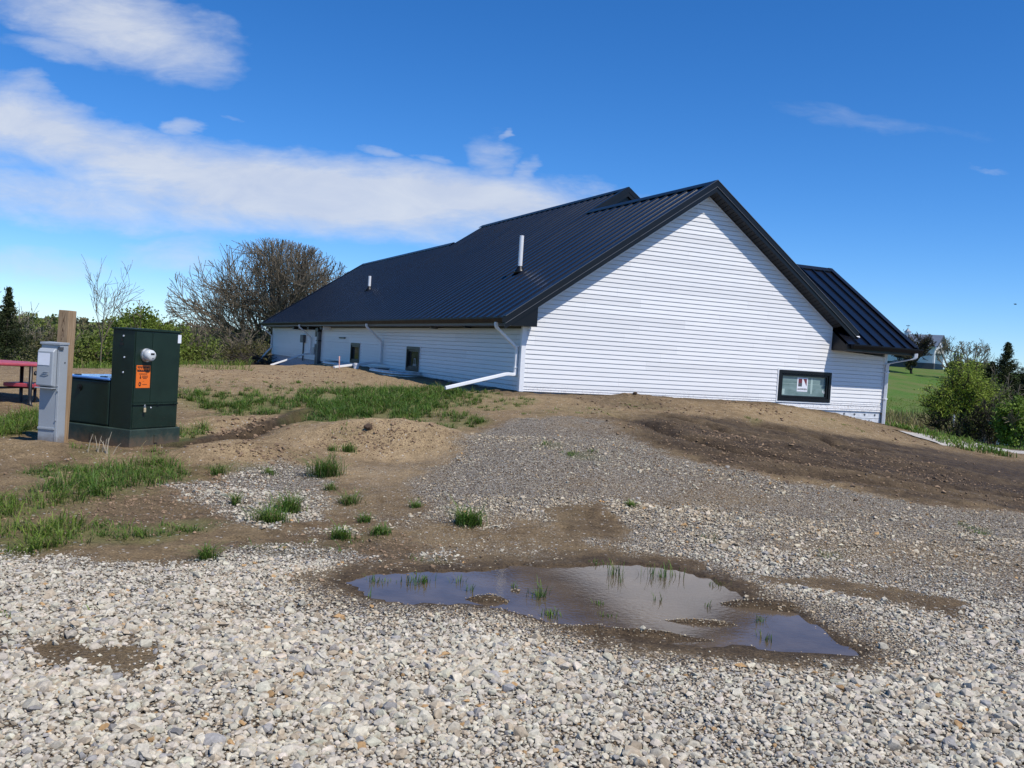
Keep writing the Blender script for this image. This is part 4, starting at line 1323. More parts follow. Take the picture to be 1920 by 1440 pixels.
def deco_g(o, bx, x0, x1, z0, z1):
    a, b, c, d = x0 + .14, x1 - .14, z0 + .14, z1 - .14
    cx = a + (b - a) * .475; cz = c + (d - c) * .58; w = .345; h = .35
    mb = MB(); bx(mb, cx - w / 2, cx + w / 2, -.029, -.026, cz - h / 2, cz + h / 2); st = mb.build('sticker', M_paper, o)
    # emblem: dark square with a red upper half, and a red wedge beside a pale sail
    u, v = cx - w * .40, cz - h * .14
    q = lambda s_, t_: (u + s_ * w * .8, .0255, v + t_ * h * .56)
    mb = MB(); mb.face(*[(p[0], p[1] - .0, p[2]) for p in (q(0, 0), q(.45, 0), q(.45, .45), q(0, .45))]); k1 = mb.build('emblem', M_darkgrey, st)
    rd = mat('dark_red_print', (.16, .035, .045), .5, var=.1)
    mb = MB(); mb.face(q(0, .45), q(.45, .45), q(.45, 1), q(0, 1)); mb.face(q(.56, 1), q(1, 1), q(1, .05)); mb.build('emblem', rd, st)
    mt = Matrix.Translation((cx, .0254, cz - h * .335)) @ Matrix.Rotation(R(90), 4, 'X')
    text_mesh('lettering', 'ANDERSEN', .062, M_ink, st, mt, .0012)
    pl = mat('pale_green_paper', (.40, .52, .48), .5, var=.08)
    mb = MB(); n = 12
    mb.face(*[(cx + .30 + .035 * (math.cos(i / n * 2 * math.pi) if True else 0) * (1.0), .0262, cz - .02 + .21 * max(-1, min(1, 1.25 * math.sin(i / n * 2 * math.pi)))) for i in range(n)])
    mb.build('sticker', pl, o)
    mb = MB(); mb.face((a + .0, .0262, c + .02), (a + .12, .0262, c + .02), (a + .12, .0262, c + .16), (a, .0262, c + .16)); mb.build('sticker', pl, o)
    mb = MB()
    for k in range(5):
        p = (b - .07 + .03 * math.cos(k * 2.1), c + .12 + .03 * math.sin(k * 1.7)); mb.face((p[0], .0262, p[1]), (p[0] + .03, .0262, p[1] - .012), (p[0] + .018, .0262, p[1] + .025))
    mb.build('sticker', M_paper, o)
    mb = MB(); bx(mb, a, b, -.0285, -.0272, c + (d - c) * .60, c + (d - c) * .615); mb.build('film_seam', pl, o)


def deco_l(o, bx, x0, x1, z0, z1):
    gl = mat('chair_grey', (.22, .23, .25), .4, var=.2)  # pale grey of the chair inside the window
    mb = MB(); bx(mb, x0 + .40, x0 + .72, -.0298, -.028, z0 + .15, z0 + .21); bx(mb, x0 + .48, x0 + .52, -.0298, -.028, z0 + .21, z0 + .36); bx(mb, x0 + .62, x0 + .65, -.0298, -.028, z0 + .21, z0 + .34); bx(mb, x0 + .48, x0 + .65, -.0298, -.028, z0 + .34, z0 + .37)
    mb.build('chair_back', gl, o)


wo = window(*WIN, yout, M_glassg, deco_g)
tag(wo, 'window with pale green film and a white sticker')
tag(window(*W1, xout, M_glassd, deco_l), 'nearer dark window of the long wall')
tag(window(*W2, xout, M_glassd, None), 'farther dark window of the long wall')


# plumbing vents through the roof
def vent(X, Y, hgt, lab):
    z = zroof(X)
    mb = MB(); mb.tube([(X, Y, z - .05), (X, Y, z + hgt)], .055, 14); o = mb.build('vent_pipe', M_pvc, house, smooth=False); tag(o, lab)
    mb = MB(); mb.lathe([(.056, hgt - .001), (.045, hgt + .0005), (.044, hgt - .02)], 14, c=(X, Y, z)); mb.build('rim', M_pvc, o)
    mb = MB(); mb.lathe([(.16, -.05), (.14, .035), (.10, .07), (.085, .12), (.066, .135), (.062, .15)], 16, c=(X, Y, z)); mb.build('boot', M_black, o, smooth=True)


vent(1.43, 3.45, .93, 'taller white vent pipe near the gable'); vent(1.56, 18.0, .56, 'shorter white vent pipe near the far end')


# fittings on the long wall
def fit(name, y0, y1, z0, z1, d, m, parent=house, bev=.008, x=-.02):
    mb = MB(); mb.box(x - d, x, y0, y1, z0 + ZS, z1 + ZS); return mb.build(name, m, parent, bevel=bev)


bxo = fit('meter_box', 22.05, 22.65, -.70, -.36, .12, M_darkgrey); fit('conduit', 22.30, 22.38, -1.5, -.70, .05, M_darkgrey, bxo)
fit('door_seam', 22.1, 22.6, -.55, -.545, .123, M_black, bxo, 0)
po = fit('service_mast', 19.05, 19.32, -1.6, -.05, .13, M_darkgrey); fit('weather_head', 19.0, 19.5, -.22, -.06, .17, M_black, po); fit('clamp', 19.0, 19.36, -.6, -.56, .15, M_black, po, 0)
b1 = fit('breaker_box', 19.62, 20.05, -1.16, -.86, .16, M_grey); fit('conduit', 19.75, 19.85, -1.6, -1.16, .06, M_grey, b1)
b2 = fit('breaker_box', 19.35, 19.62, -1.0, -.72, .14, M_darkgrey); fit('conduit', 19.44, 19.52, -1.6, -1.0, .05, M_darkgrey, b2)
fit('junction_box', 19.55, 19.8, -.42, -.2, .1, M_black)
fit('wall_slot', 15.15, 16.0, -.445, -.395, .035, M_black)
for y in (20.0, 21.75, 23.0, 17.6): 
    l_ = fit('eave_lamp', y, y + .32, -.14, -.005, .34, M_soffit, bev=.02)
fit('lamp_side', 17.48, 17.58, -.16, -.006, .3, M_white, l_)
fit('soffit_sensor', 5.3, 5.48, -.07, -.006, .2, M_soffitg); fit('soffit_sensor', 2.9, 3.06, -.05, -.006, .18, M_black)


# galvanised window wells
def well(yc, half, dep, zt_):
    mb = MB(); n = 26
    prof = [(0, 0), (.0, -.03), (.02, -.045), (.02, -.075), (0, -.09), (0, -.14), (.02, -.16), (.02, -.19), (0, -.21), (0, -.6)]
    for i in range(n):
        for j in range(len(prof) - 1):
            q = []
            for (ii_, jj) in ((i, j), (i + 1, j), (i + 1, j + 1), (i, j + 1)):
                a = math.pi * ii_ / n
                ca = math.copysign(abs(math.cos(a)) ** .6, math.cos(a)); sa = abs(math.sin(a)) ** .6
                r_ = prof[jj][0]
                q.append((-.03 - (dep + r_) * sa, yc + (half + r_) * ca, zt_ + prof[jj][1]))
            mb.face(*q)
    o = mb.build('window_well', M_galv, house, smooth=True)
    rm_ = MB(); rm_.tube([(-.03 - dep * abs(math.sin(math.pi * i / n)) ** .6, yc + half * math.copysign(abs(math.cos(math.pi * i / n)) ** .6, math.cos(math.pi * i / n)), zt_) for i in range(n + 1)], .016, 6)
    rm_.build('rim', M_galv, o, smooth=True)


well(7.9, 1.55, .85, .09); well(14.3, 1.5, .8, .09)

# loose things by the wall
X, Y = -1.0, 9.75; x, y = fromb(X, Y); z = Hs(x, y)
pv = MB(); pv.tube([(0, 0, -.2), (0, 0, .16)], .085, 20); pvo = pv.build('drain_pipe', M_pvc); pvo.location = (x, y, z); tag(pvo, 'short white plastic pipe stub standing up from the soil beside the pink stake', 'pipe')
pv2 = MB(); pv2.lathe([(.096, .10), (.096, .165), (.08, .17)], 20); pv2.build('cap', M_pvc, pvo)
x, y = fromb(-1.5, 9.9); z = Hs(x, y)
sk = MB(); sk.box(-.018, .018, -.009, .009, -.15, .40); sk.v = [(a * (1 if c > -.1 else .2), b, c) for a, b, c in sk.v]
so_ = sk.build('survey_stake', M_pink); so_.location = (x, y, z); so_.rotation_euler = (0, R(-2), YAW); tag(so_, 'thin pinkish wooden stake standing in front of the second downspout', 'stake')
# ================================================================== UTILITY CABINETS
def face_dir(o): return o


# big dark green metering cabinet on its transformer pad
CABX, CABY = pz(243, 839, .05)
cab = empty('transformer', (CABX, CABY, Hs(CABX, CABY) - .02), R(65), 'dark green steel transformer cabinet with a round meter and an orange warning label', 'transformer')
# local: x along the front, -y towards the viewer; the near front edge stands at the origin
W_, D_, HT = .79, .40, 1.575
BASE = .25
ba = MB(); ba.prism([(-.04, -.04), (W_ + .04, -.04), (W_ + .04, 1.36), (-.04, 1.36)], -.15, BASE, 'z'); bo = ba.build('base', M_greenl, cab, bevel=.012)
lg = MB()
for xx_ in (.36,): lg.box(xx_, xx_ + .06, -.052, -.04, .06, .17)
lg.box(-.052, -.04, .62, .68, .06, .17)
lg.build('lug', M_greenl, bo)
bd = MB(); bd.box(.0, W_, .0, D_, BASE, HT - .02); body = bd.build('cabinet', M_green, cab, bevel=.006)
tp = MB(); tp.prism([(-.012, HT - .02), (W_ + .012, HT - .02), (W_ + .012, HT + .005), (W_ * .5, HT + .012), (-.012, HT + .005)], -.012, D_ + .01, 'y'); tp.build('lid', M_green, cab, bevel=.004)
dr = MB(); dr.box(.012, .285, -.014, .0, .60, HT - .035); d1 = dr.build('door', M_green, cab, bevel=.004)
dr = MB(); dr.box(.29, W_ - .012, -.014, .0, .60, HT - .035); d2 = dr.build('door', M_green, cab, bevel=.004)
dr = MB(); dr.box(.012, W_ - .012, -.010, .0, BASE + .012, .565); d3 = dr.build('lower_panel', M_green, cab, bevel=.004)
dr = MB(); dr.box(.005, W_ - .01, -.026, .0, .572, .596); dr.box(.40, .44, -.034, -.026, .57, .60); dr.box(W_ - .09, W_ - .06, -.034, -.026, .57, .60); dr.build('latch_bar', M_green, cab, bevel=.004)
pk = MB(); pk.box(.165, .20, -.052, -.034, .475, .535); pko = pk.build('padlock', mat('pale_brass', (.62, .50, .30), .4, metal=.3), cab, bevel=.006)
sh = MB(); sh.tube([(.172, -.043, .53), (.172, -.043, .565), (.182, -.043, .578), (.192, -.043, .565), (.192, -.043, .53)], .004, 8); sh.build('shackle', M_galv, pko)
rv = MB()
for (yy_, zz_) in ((.20, HT - .10), (.17, HT - .38), (.18, HT - .58)): rv.lathe([(.012, -.006), (.012, .0), (.006, .0)], 10, 'x', (-.002, yy_, zz_))
rv.build('bolt', M_paper, cab)
rv = MB(); rv.box(-.008, .0, .20, .26, HT - .22, HT - .19); rv.box(-.008, 0, .215, .245, HT - .17, HT - .13); rv.build('side_label', M_ink, cab)
rv = MB(); rv.lathe([(.009, -.018), (.009, -.010), (.004, -.018)], 10, 'y', (.31, 0, .535)); rv.build('screw', M_paper, cab)
mc = MB(); mc.lathe([(.092, .0), (.092, -.02), (.086, -.03), (.08, -.03)], 28, 'y', (.185, -.014, 1.235)); mtr = mc.build('meter', M_galv, cab, smooth=False)
ml = MB(); ml.lathe([(.078, -.02), (.078, -.07), (.073, -.10), (.064, -.115), (.03, -.12)], 28, 'y', (.185, -.014, 1.235)); ml.build('glass_cover', M_lens, mtr, smooth=True)
ml = MB(); ml.box(.155, .215, -.137, -.134, 1.245, 1.268); ml.box(.125, .145, -.128, -.115, 1.22, 1.24); ml.box(.18, .205, -.137, -.134, 1.2, 1.205); ml.build('display', M_ink, mtr)
dl = MB(); dl.box(.035, .255, -.0165, -.0142, .94, 1.105); dlo = None
wl = MB(); wl.box(.035, .27, -.0170, -.0142, .80, 1.10); wlo = wl.build('warning_label', M_orange, cab, bevel=.0)
hd = MB(); hd.box(.05, .255, -.0185, -.0171, 1.015, 1.085); hd.build('header', M_ink, wlo)
mt = Matrix.Translation((.1525, -.0188, 1.05)) @ Matrix.Rotation(R(90), 4, 'X') @ Matrix.Scale(1.0, 4)
text_mesh('lettering', 'WARNING', .050, M_orange, wlo, mt, .0018)
bl = MB()
for (a, b, zz_, h_) in ((.085, .22, .985, .011), (.135, .235, .958, .009), (.135, .228, .942, .009), (.15, .21, .925, .009), (.15, .17, .888, .003), (.145, .22, .845, .008)):
    xq = a
    while xq < b - .004:
        wq = random.uniform(.007, .018); bl.box(xq, min(b, xq + wq), -.0182, -.0171, zz_ - h_ / 2, zz_ + h_ / 2); xq += wq + .003
bl.box(.10, .112, -.0182, -.0171, .922, .968); bl.box(.094, .118, -.0182, -.01711, .925, .94)
n = 14
for i in range(n):
    a0, a1 = 2 * math.pi * i / n, 2 * math.pi * (i + 1) / n
    P = lambda a, s_: (.10 + .021 * s_ * math.cos(a), -.0182, .85 + .030 * s_ * math.sin(a))
    bl.face(P(a0, 1), P(a1, 1), P(a1, .45), P(a0, .45))
bl.build('small_print', M_ink, wlo)
tg_ = MB(); tg_.box(W_ - .06, W_ + .0, -.0165, -.0142, HT - .16, HT - .045); tg_.build('number_tag', M_paper, cab)
# low transformer tank behind with a domed lid, sky reflection painted in as blue
tk = MB(); tk.prism([(.0, D_ + .02), (W_, D_ + .02), (W_, 1.30), (.0, 1.30)], BASE, .86, 'z'); tko = tk.build('tank', M_green, cab, bevel=.03, seg=3)
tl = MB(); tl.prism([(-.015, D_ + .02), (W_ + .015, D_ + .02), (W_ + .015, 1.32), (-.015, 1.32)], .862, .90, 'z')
lido = tl.build('tank_lid', mat('lid_sky_reflection', (.10, .24, .58), .16, var=.1, spec=.8), cab, bevel=.02)
hg = MB(); hg.box(.05, .12, .60, .66, .90, .912); hg.box(.05, .12, 1.1, 1.16, .90, .912); hg.build('hinge', M_green, lido)
kb = MB(); kb.lathe([(.045, -.012), (.045, .0), (.02, -.012)], 16, 'x', (-.001, .98, .74)); kb.lathe([(.022, -.028), (.022, -.012), (.01, -.028)], 12, 'x', (-.001, .98, .74)); kb.build('lock', M_black, tko)

# grey power pedestal
px_, py_ = pz(95, 834, .05)
ped = empty('power_pedestal', (px_, py_, Hs(px_, py_) - .04), R(-12), 'light grey steel power pedestal with a blank white card, in front of a timber post', 'power pedestal')
w2, d2_, h2 = .275, .155, 1.36
pb = MB(); pb.box(-w2 / 2, w2 / 2, -d2_ / 2, d2_ / 2, -.1, h2 - .03); pb.build('cabinet', M_grey, ped, bevel=.006)
pb = MB(); pb.prism([(-d2_ / 2 - .02, h2 - .035), (d2_ / 2 + .008, h2 - .03), (d2_ / 2 + .008, h2), (-d2_ / 2 - .02, h2 - .008)], -w2 / 2 - .008, w2 / 2 + .008, 'x'); pb.build('lid', M_grey, ped, bevel=.003)
cvv = MB(); y0 = -d2_ / 2
cvv.prism([(y0, .78), (y0 - .085, .80), (y0 - .075, 1.235), (y0 - .04, 1.275), (y0, 1.28)], -w2 / 2 + .005, w2 / 2 - .035, 'x'); co = cvv.build('cover', M_grey, ped, bevel=.014, seg=3)
cd_ = MB(); cd_.face((-.115, y0 - .0835, 1.06), (.06, y0 - .0835, 1.06), (.06, y0 - .0795, 1.215), (-.115, y0 - .0795, 1.215)); cd_.build('card', M_paper, co)
em = MB()
for k in range(3): em.tube([(-.07 + k * .02, y0 - .086, .93 + k * .02), (-.0 + k * .02, y0 - .0865, .925 + k * .025), (.05, y0 - .0865, .945 + k * .015)], .0035, 6)
em.build('embossed_mark', M_grey, co, smooth=True)
lp = MB(); lp.box(-w2 / 2 + .0, w2 / 2 - .03, y0 - .095, y0 - .002, .765, .778); lp.build('hood_lip', M_grey, ped, bevel=.002)
lp = MB(); lp.box(-w2 / 2 - .002, w2 / 2 - .03, y0 - .012, y0, .235, .262); lp.build('band', M_grey, ped, bevel=.003)
lp = MB(); lp.box(w2 / 2 - .028, w2 / 2 - .018, y0 - .006, y0, -.05, 1.30); lp.build('seam_rib', M_grey, ped, bevel=.002)
sc_ = MB()
for (a, c_) in ((w2 / 2 - .02, .80), (w2 / 2 - .012, .735), (w2 / 2 - .02, .36)): sc_.lathe([(.011, y0 - .014), (.011, y0), (.005, y0 - .014)], 8, 'y', (a, 0, c_))
sc_.build('screw', M_galv, ped)
hl = MB(); hl.lathe([(.012, .0), (.012, .004), (.004, .004)], 10, 'x', (w2 / 2, .02, 1.10)); hl.box(w2 / 2 - .03, w2 / 2 + .012, y0 - .006, y0 + .05, 1.262, 1.30); hl.build('hasp', M_darkgrey, ped)

# timber post behind it
qx, qy = pz(99, 832, .05)
post = MB(); post.box(-.078, .078, -.074, .074, -.3, 1.77)
pst = post.build('timber_post', M_wood, None, bevel=.006); pst.location = (qx, qy + .16, Hs(qx, qy) - .02); pst.rotation_euler = (R(-.6), R(.9), R(-12))
tag(pst, 'raw square timber post with a dark stained knot near its top', 'post')

# ------------------------------------------------------------------ picnic table
tx, ty = (10 - 960) / F * 15.5 - .06, 15.05
tb = empty('picnic_table', (tx, ty + .45, .145), R(-3.5), 'dark red picnic table on black steel legs behind the grey pedestal', 'picnic table')


def slab(mb, x0, x1, y0, y1, z0, z1):
    mb.box(x0, x1, y0, y1, z0, z1)


tt_ = MB(); tt_.prism([(-1.6, -1.0), (-.25, -.82), (.58, .05), (.63, .38), (.30, .80), (-1.5, .80)], .715, .765, 'z'); tt_.build('table_top', M_red, tb, bevel=.016, seg=3)
for yy_ in (-.88, .88):
    s_ = MB(); s_.box(.02, .55, .0, .5, .355, .42); 
    if yy_ > 0: s_.build('seat', M_red, tb, bevel=.014, seg=3)
s_ = MB(); s_.box(.72, 1.02, -.45, .45, .425, .465)
s_ = MB(); s_.box(.16, .52, -.10, .16, .0, .01)
fr = MB()
for xx_ in (.0, .42):
    pass
for nm, (xx_, yy_) in (('leg', (-.04, -.42)), ('leg', (.13, .35)), ('leg', (.52, -.02))):
    l_ = MB(); l_.tube([(xx_, yy_, .72), (xx_, yy_, .18), (xx_ + .02, yy_ - .02, .08), (xx_ + .07, yy_ - .05, .025), (xx_ + .15, yy_ - .08, .012)], .030, 10); l_.build(nm, M_blacksteel, tb, smooth=True)
for (xx_, yy_) in ((.40, .32),):
    l_ = MB(); l_.tube([(xx_, yy_, .43), (xx_, yy_, .14), (xx_ - .03, yy_ - .02, .05), (xx_ - .10, yy_ - .05, .015)], .026, 10); l_.build('leg', M_blacksteel, tb, smooth=True)
l_ = MB(); l_.tube([(-.9, -.3, .33), (-.04, -.42, .33), (.13, .35, .33), (.40, .32, .33), (.52, -.02, .33)], .02, 8); l_.tube([(.40, .32, .60), (.62, -.05, .60)], .03, 8); l_.build('brace', M_blacksteel, tb, smooth=True)
# ================================================================== TREES AND BACKGROUND
def rot_about(d, ang, az):
    d = Vector(d); o = d.orthogonal().normalized(); o.rotate(Matrix.Rotation(az, 3, d))
    return (d * math.cos(ang) + o * math.sin(ang)).normalized()


class Plant:
    """branch skeleton: segments (p0, p1, r0, r1) and the twig ends"""
    def __init__(s, seed, inside=None): s.rg = random.Random(seed); s.seg = []; s.tips = []; s.inside = inside

    def grow(s, p, d, L, r, lev, spec):
        """spec per level: steps, wobble, upward pull, children, angle, length ratio, radius ratio"""
        st, wob, upw, nch, ang, lr, rr = spec[min(lev, len(spec) - 1)]
        p = Vector(p); d = Vector(d).normalized(); rg = s.rg
        last = lev >= len(spec) - 1
        where = sorted(rg.uniform(.22, 1.) for _ in range(nch)) if not last else []
        pos = 0
        for i in range(st):
            d = (d + Vector((rg.gauss(0, wob), rg.gauss(0, wob), rg.gauss(0, wob) + upw))).normalized()
            q = p + d * (L / st); r0 = r * (1 - .62 * i / st); r1 = r * (1 - .62 * (i + 1) / st)
            if s.inside and lev > 0 and not s.inside(q):
                s.tips.append((tuple(p), lev)); return
            s.seg.append((*p, *q, r0, r1))
            while where and where[0] <= (i + 1) / st:
                w = where.pop(0); f = w * st - i
                c = p + (q - p) * max(0, min(1, f))
                s.grow(c, rot_about(d, R(ang) * rg.uniform(.65, 1.3), rg.uniform(0, 6.283)), L * lr * rg.uniform(.7, 1.2) * (1.15 - .4 * w), r1 * rr, lev + 1, spec)
            p = q
        s.tips.append((tuple(p), lev))
        if not last and lev > 0:
            s.grow(p, d, L * lr * .8, r1 * .9, lev + 1, spec)


def tubes(seg, rmin):
    S = np.array(seg); n = len(S); a, b = S[:, :3], S[:, 3:6]
    d = b - a; d /= np.linalg.norm(d, axis=1)[:, None] + 1e-9
    ref = np.where(np.abs(d[:, 2:3]) < .9, np.array([[0, 0, 1.]]), np.array([[1., 0, 0]]))
    u = np.cross(d, ref); u /= np.linalg.norm(u, axis=1)[:, None]; w = np.cross(d, u)
    k = 4; V = np.zeros((n, 2 * k, 3)); r0 = np.maximum(S[:, 6], rmin); r1 = np.maximum(S[:, 7], rmin)
    ext = d * np.minimum(r0, .05)[:, None] * .5
    for i in range(k):
        t = 2 * math.pi * i / k; o = u * math.cos(t) + w * math.sin(t)
        V[:, i] = a - ext + o * r0[:, None]; V[:, k + i] = b + ext + o * r1[:, None]
    f = np.array([[i, (i + 1) % k, k + (i + 1) % k, k + i] for i in range(k)])
    return V.reshape(-1, 3), (f[None] + (np.arange(n) * 2 * k)[:, None, None]).reshape(-1, 4)


def leaves(P, size, cols, rg, aspect=.6, up=.3):
    """P (n,3) leaf centres -> small four-sided leaves with their own tone"""
    n = len(P); a = rg.normal(size=(n, 3)); a /= np.linalg.norm(a, axis=1)[:, None]
    b = rg.normal(size=(n, 3)); b[:, 2] *= .6; b = np.cross(a, b); b /= np.linalg.norm(b, axis=1)[:, None] + 1e-9
    s = (size * np.exp(rg.normal(0, .3, n)))[:, None]
    V = np.stack([P - a * s, P + b * s * aspect, P + a * s, P - b * s * aspect], 1).reshape(-1, 3)
    Fc = np.arange(n * 4).reshape(n, 4)
    return V, Fc, np.repeat(cols, 4, 0)


def tonecols(n, c0, c1, rg, P=None, scale=1.):
    q = rg.random(n)
    if P is not None: q = .35 * q + .65 * np.clip(.5 + 1.6 * fbm(P[:, 0] * scale + P[:, 2] * .7 * scale, P[:, 1] * scale + P[:, 2] * scale, 9, 3), 0, 1)
    c = np.array(c0)[None] * (1 - q[:, None]) + np.array(c1)[None] * q[:, None]
    return c * rg.uniform(.8, 1.2, (n, 1))


def plant_thing(name, loc, seg, leafV, label, cat, bark, rmin, group=None, leafname='crown', mat_=None):
    o = empty(name, loc, 0, label, cat, group)
    if seg is not None and len(seg):
        V, Fc = tubes(seg, rmin); mass('trunk', V, Fc, bark, o)
    if leafV is not None: mass(leafname, *leafV[:2], mat_ or M_leaf, o, col=leafV[2])
    return o


def base_at(px, d, zoff=0):
    """ground position straight below a point px (at horizon height) at distance d"""
    r = ray(px, 663 + (px - 960) * .063); x = r[0] / r[1] * d
    return x, d, Hs(x, d) + zoff


def hz(px): return 663 + (px - 960) * .0628


def zat(px, py, d): return EYE + (hz(px) - py) / F * d * 1.0


# the wide bare tree behind the far end of the house
D = 58
x0, y0, z0 = base_at(530, D)
zc = zat(505, 575, D) - z0; cx_ = (503 - 530) / F * D; rx_, rz_ = 190 / F * D, 128 / F * D
ins = lambda q: ((q.x - cx_) / rx_) ** 2 + (q.y / 5.5) ** 2 + ((q.z - zc) / rz_) ** 2 < 1
pl = Plant(11, ins)
spec = [(5, .07, .02, 0, 30, .6, .6), (7, .10, .03, 9, 42, .62, .5), (6, .11, .04, 7, 38, .58, .55), (4, .12, .06, 5, 34, .6, .6), (3, .12, .06, 0, 30, .6, .7)]
pl.grow((0, 0, -.3), (.02, 0, 1), 1.6, .40, 0, spec)
for a, el, L, r in ((-1, 12, 6.4, .19), (-1, 28, 6.6, .2), (-1, 48, 6.2, .2), (-.6, 66, 6, .17), (.05, 82, 6.4, .22), (.8, 62, 6.4, .18), (1, 40, 6.6, .17), (1, 24, 6.4, .15), (.6, 72, 6.4, .16), (1, 52, 6.6, .16), (-.2, 76, 6.4, .17), (.1, 86, 6.4, .17), (.3, 78, 6.2, .15), (-.3, 83, 6.2, .16), (.5, 68, 6.4, .15), (-.8, 56, 6.4, .15), (-.9, 20, 6, .16), (.2, 55, 5.4, .15), (-.4, 40, 5.8, .16), (-1, 2, 5.6, .14)):
    yv = random.Random(int(el * 7)).uniform(-.7, .7)
    dv = Vector((a, yv * .8, 0)).normalized() * math.cos(R(el)) + Vector((0, 0, math.sin(R(el))))
    pl.grow((0, 0, 1.0), dv, L, r, 1, spec)
P = np.array([q for q, l in pl.tips]); rg = np.random.default_rng(3)
P = P[rg.random(len(P)) < .12]
buds = leaves(P + rg.normal(0, .08, P.shape), .03, tonecols(len(P), (.10, .09, .03), (.16, .13, .05), rg), rg)
plant_thing('bare_tree', (x0, y0, z0), pl.seg, buds, 'wide spreading bare tree with tangled grey branches behind the far end of the house', 'tree', M_bark, .013, leafname='buds')

# thin sapling on the left
D = 36
x0, y0, z0 = base_at(192, D); pl = Plant(5)
sp2 = [(6, .05, .02, 9, 32, .55, .55), (5, .10, .06, 6, 34, .5, .6), (4, .13, .06, 4, 36, .5, .7), (2, .15, .03, 0, 30, .5, .7)]
hgt = zat(192, 490, D) - z0
sp2s = [(6, .05, .02, 4, 30, .6, .55), (6, .08, .05, 5, 32, .5, .6), (4, .12, .05, 2, 34, .5, .7), (2, .15, .03, 0, 30, .5, .7)]
pl.grow((0, 0, -.1), (.03, 0, 1), hgt * .60, .032, 0, sp2s)
for sx, e in ((-.35, 1.), (.3, 1.), (-.15, 1), (.45, 1)): pl.grow((0, 0, hgt * .22), (sx, .1 * sx, 1), hgt * .55, .018, 1, sp2s)
P = np.array([q for q, l in pl.tips])
P = P[rg.random(len(P)) < .3]
lv = leaves(P + rg.normal(0, .04, P.shape), .028, tonecols(len(P), (.10, .12, .03), (.16, .17, .05), rg), rg)
plant_thing('sapling', (x0, y0, z0), pl.seg, None, 'tall thin nearly bare sapling between the timber post and the green bush', 'tree', M_bark, .006, leafname='buds')

# shoots of an off-frame tree and a bare shrub beside the cedar
D = 40; x0, y0, z0 = base_at(-62, D); pl = Plant(8)
pl.grow((0, 0, 0), (.02, 0, 1), 2.6, .08, 0, sp2); pl.grow((0, 0, 1.4), (.5, 0, 1), 1.7, .04, 1, sp2); pl.grow((0, 0, 1.8), (.5, .2, .9), 1.6, .04, 1, sp2)
plant_thing('bare_tree', (x0, y0, z0), pl.seg, None, 'bare twigs reaching in from the left edge above the dark cedar', 'tree', M_bark, .012)
D = 50; x0, y0, z0 = base_at(48, D); pl = Plant(9)
for sx in (-.5, -.2, .1, .35, .6): pl.grow((0, 0, 0), (sx, .1, 1), (zat(48, 556, D) - z0) * .62, .035, 1, sp2)
plant_thing('bare_shrub', (x0, y0, z0), pl.seg, None, 'leafless shrub with spreading twigs just right of the dark cedar top', 'shrub', M_barkgr, .012)


def bush(name, px, py0, py1, hw, d, c0, c1, label, n, lsize, seed, grp=None, bark=None, dens=1., cat='bush', lobes=9):
    """leafy bush: crown made of leaf clumps in lobes on a few stems; py0 top, py1 bottom, hw half-width in pixels"""
    rg = np.random.default_rng(seed); x0, y0, z0 = base_at(px, d)
    zt = zat(px, py0, d) - z0; zb = max(0, zat(px, py1, d) - z0); w = hw / F * d
    pl = Plant(seed)
    Ps = []
    for k in range(lobes):
        a = rg.uniform(0, 6.283); q = rg.random() ** .5
        c = np.array([w * .68 * q * math.cos(a), w * .6 * q * math.sin(a), zb + (zt - zb) * (.30 + .42 * rg.random() * (1.15 - .5 * q))])
        rad = np.array([w * .42, w * .42, (zt - zb) * .30]) * rg.uniform(.7, 1.15)
        m = n // lobes
        clump = rg.normal(size=(m // 14 + 1, 3)); clump /= np.linalg.norm(clump, axis=1)[:, None]; clump *= rg.uniform(.45, 1.0, (len(clump), 1)) ** .5
        pts = clump[rg.integers(0, len(clump), m)] * rad + rg.normal(0, .09 * w, (m, 3)) + c
        pts = pts[(pts[:, 2] > .02)]
        Ps.append(pts)
        pl.grow((rg.normal(0, .1 * w), rg.normal(0, .1 * w), 0), Vector(c) * 1, float(np.linalg.norm(c)) * 1.1, .018 * zt, 1, sp2)
    P = np.concatenate(Ps)
    lv = leaves(P, lsize, tonecols(len(P), c0, c1, rg, P, 1.3), rg)
    return plant_thing(name, (x0, y0, z0), pl.seg, lv, label, cat, bark or M_bark, .012, grp)


bush('green_bush', 270, 574, 700, 96, 39, (.085, .13, .014), (.22, .29, .045), 'rounded bright green bush behind the dark green cabinet', 12000, .055, 21)
bush('olive_bush', 165, 622, 700, 48, 44, (.09, .125, .022), (.22, .26, .06), 'low dark olive bush between the timber post and the cabinet', 5000, .06, 22)
bush('olive_bush', 372, 622, 692, 56, 47, (.11, .15, .024), (.25, .30, .065), 'low yellow green bush to the right of the dark green cabinet', 5000, .06, 23)
bush('olive_bush', 455, 632, 690, 60, 52, (.09, .085, .03), (.18, .165, .06), 'brownish low bush under the wide bare tree', 3600, .06, 24)
bush('olive_bush', 90, 612, 700, 46, 48, (.09, .095, .036), (.22, .20, .08), 'brown green scrub bush between the cedar and the timber post', 4000, .06, 25)


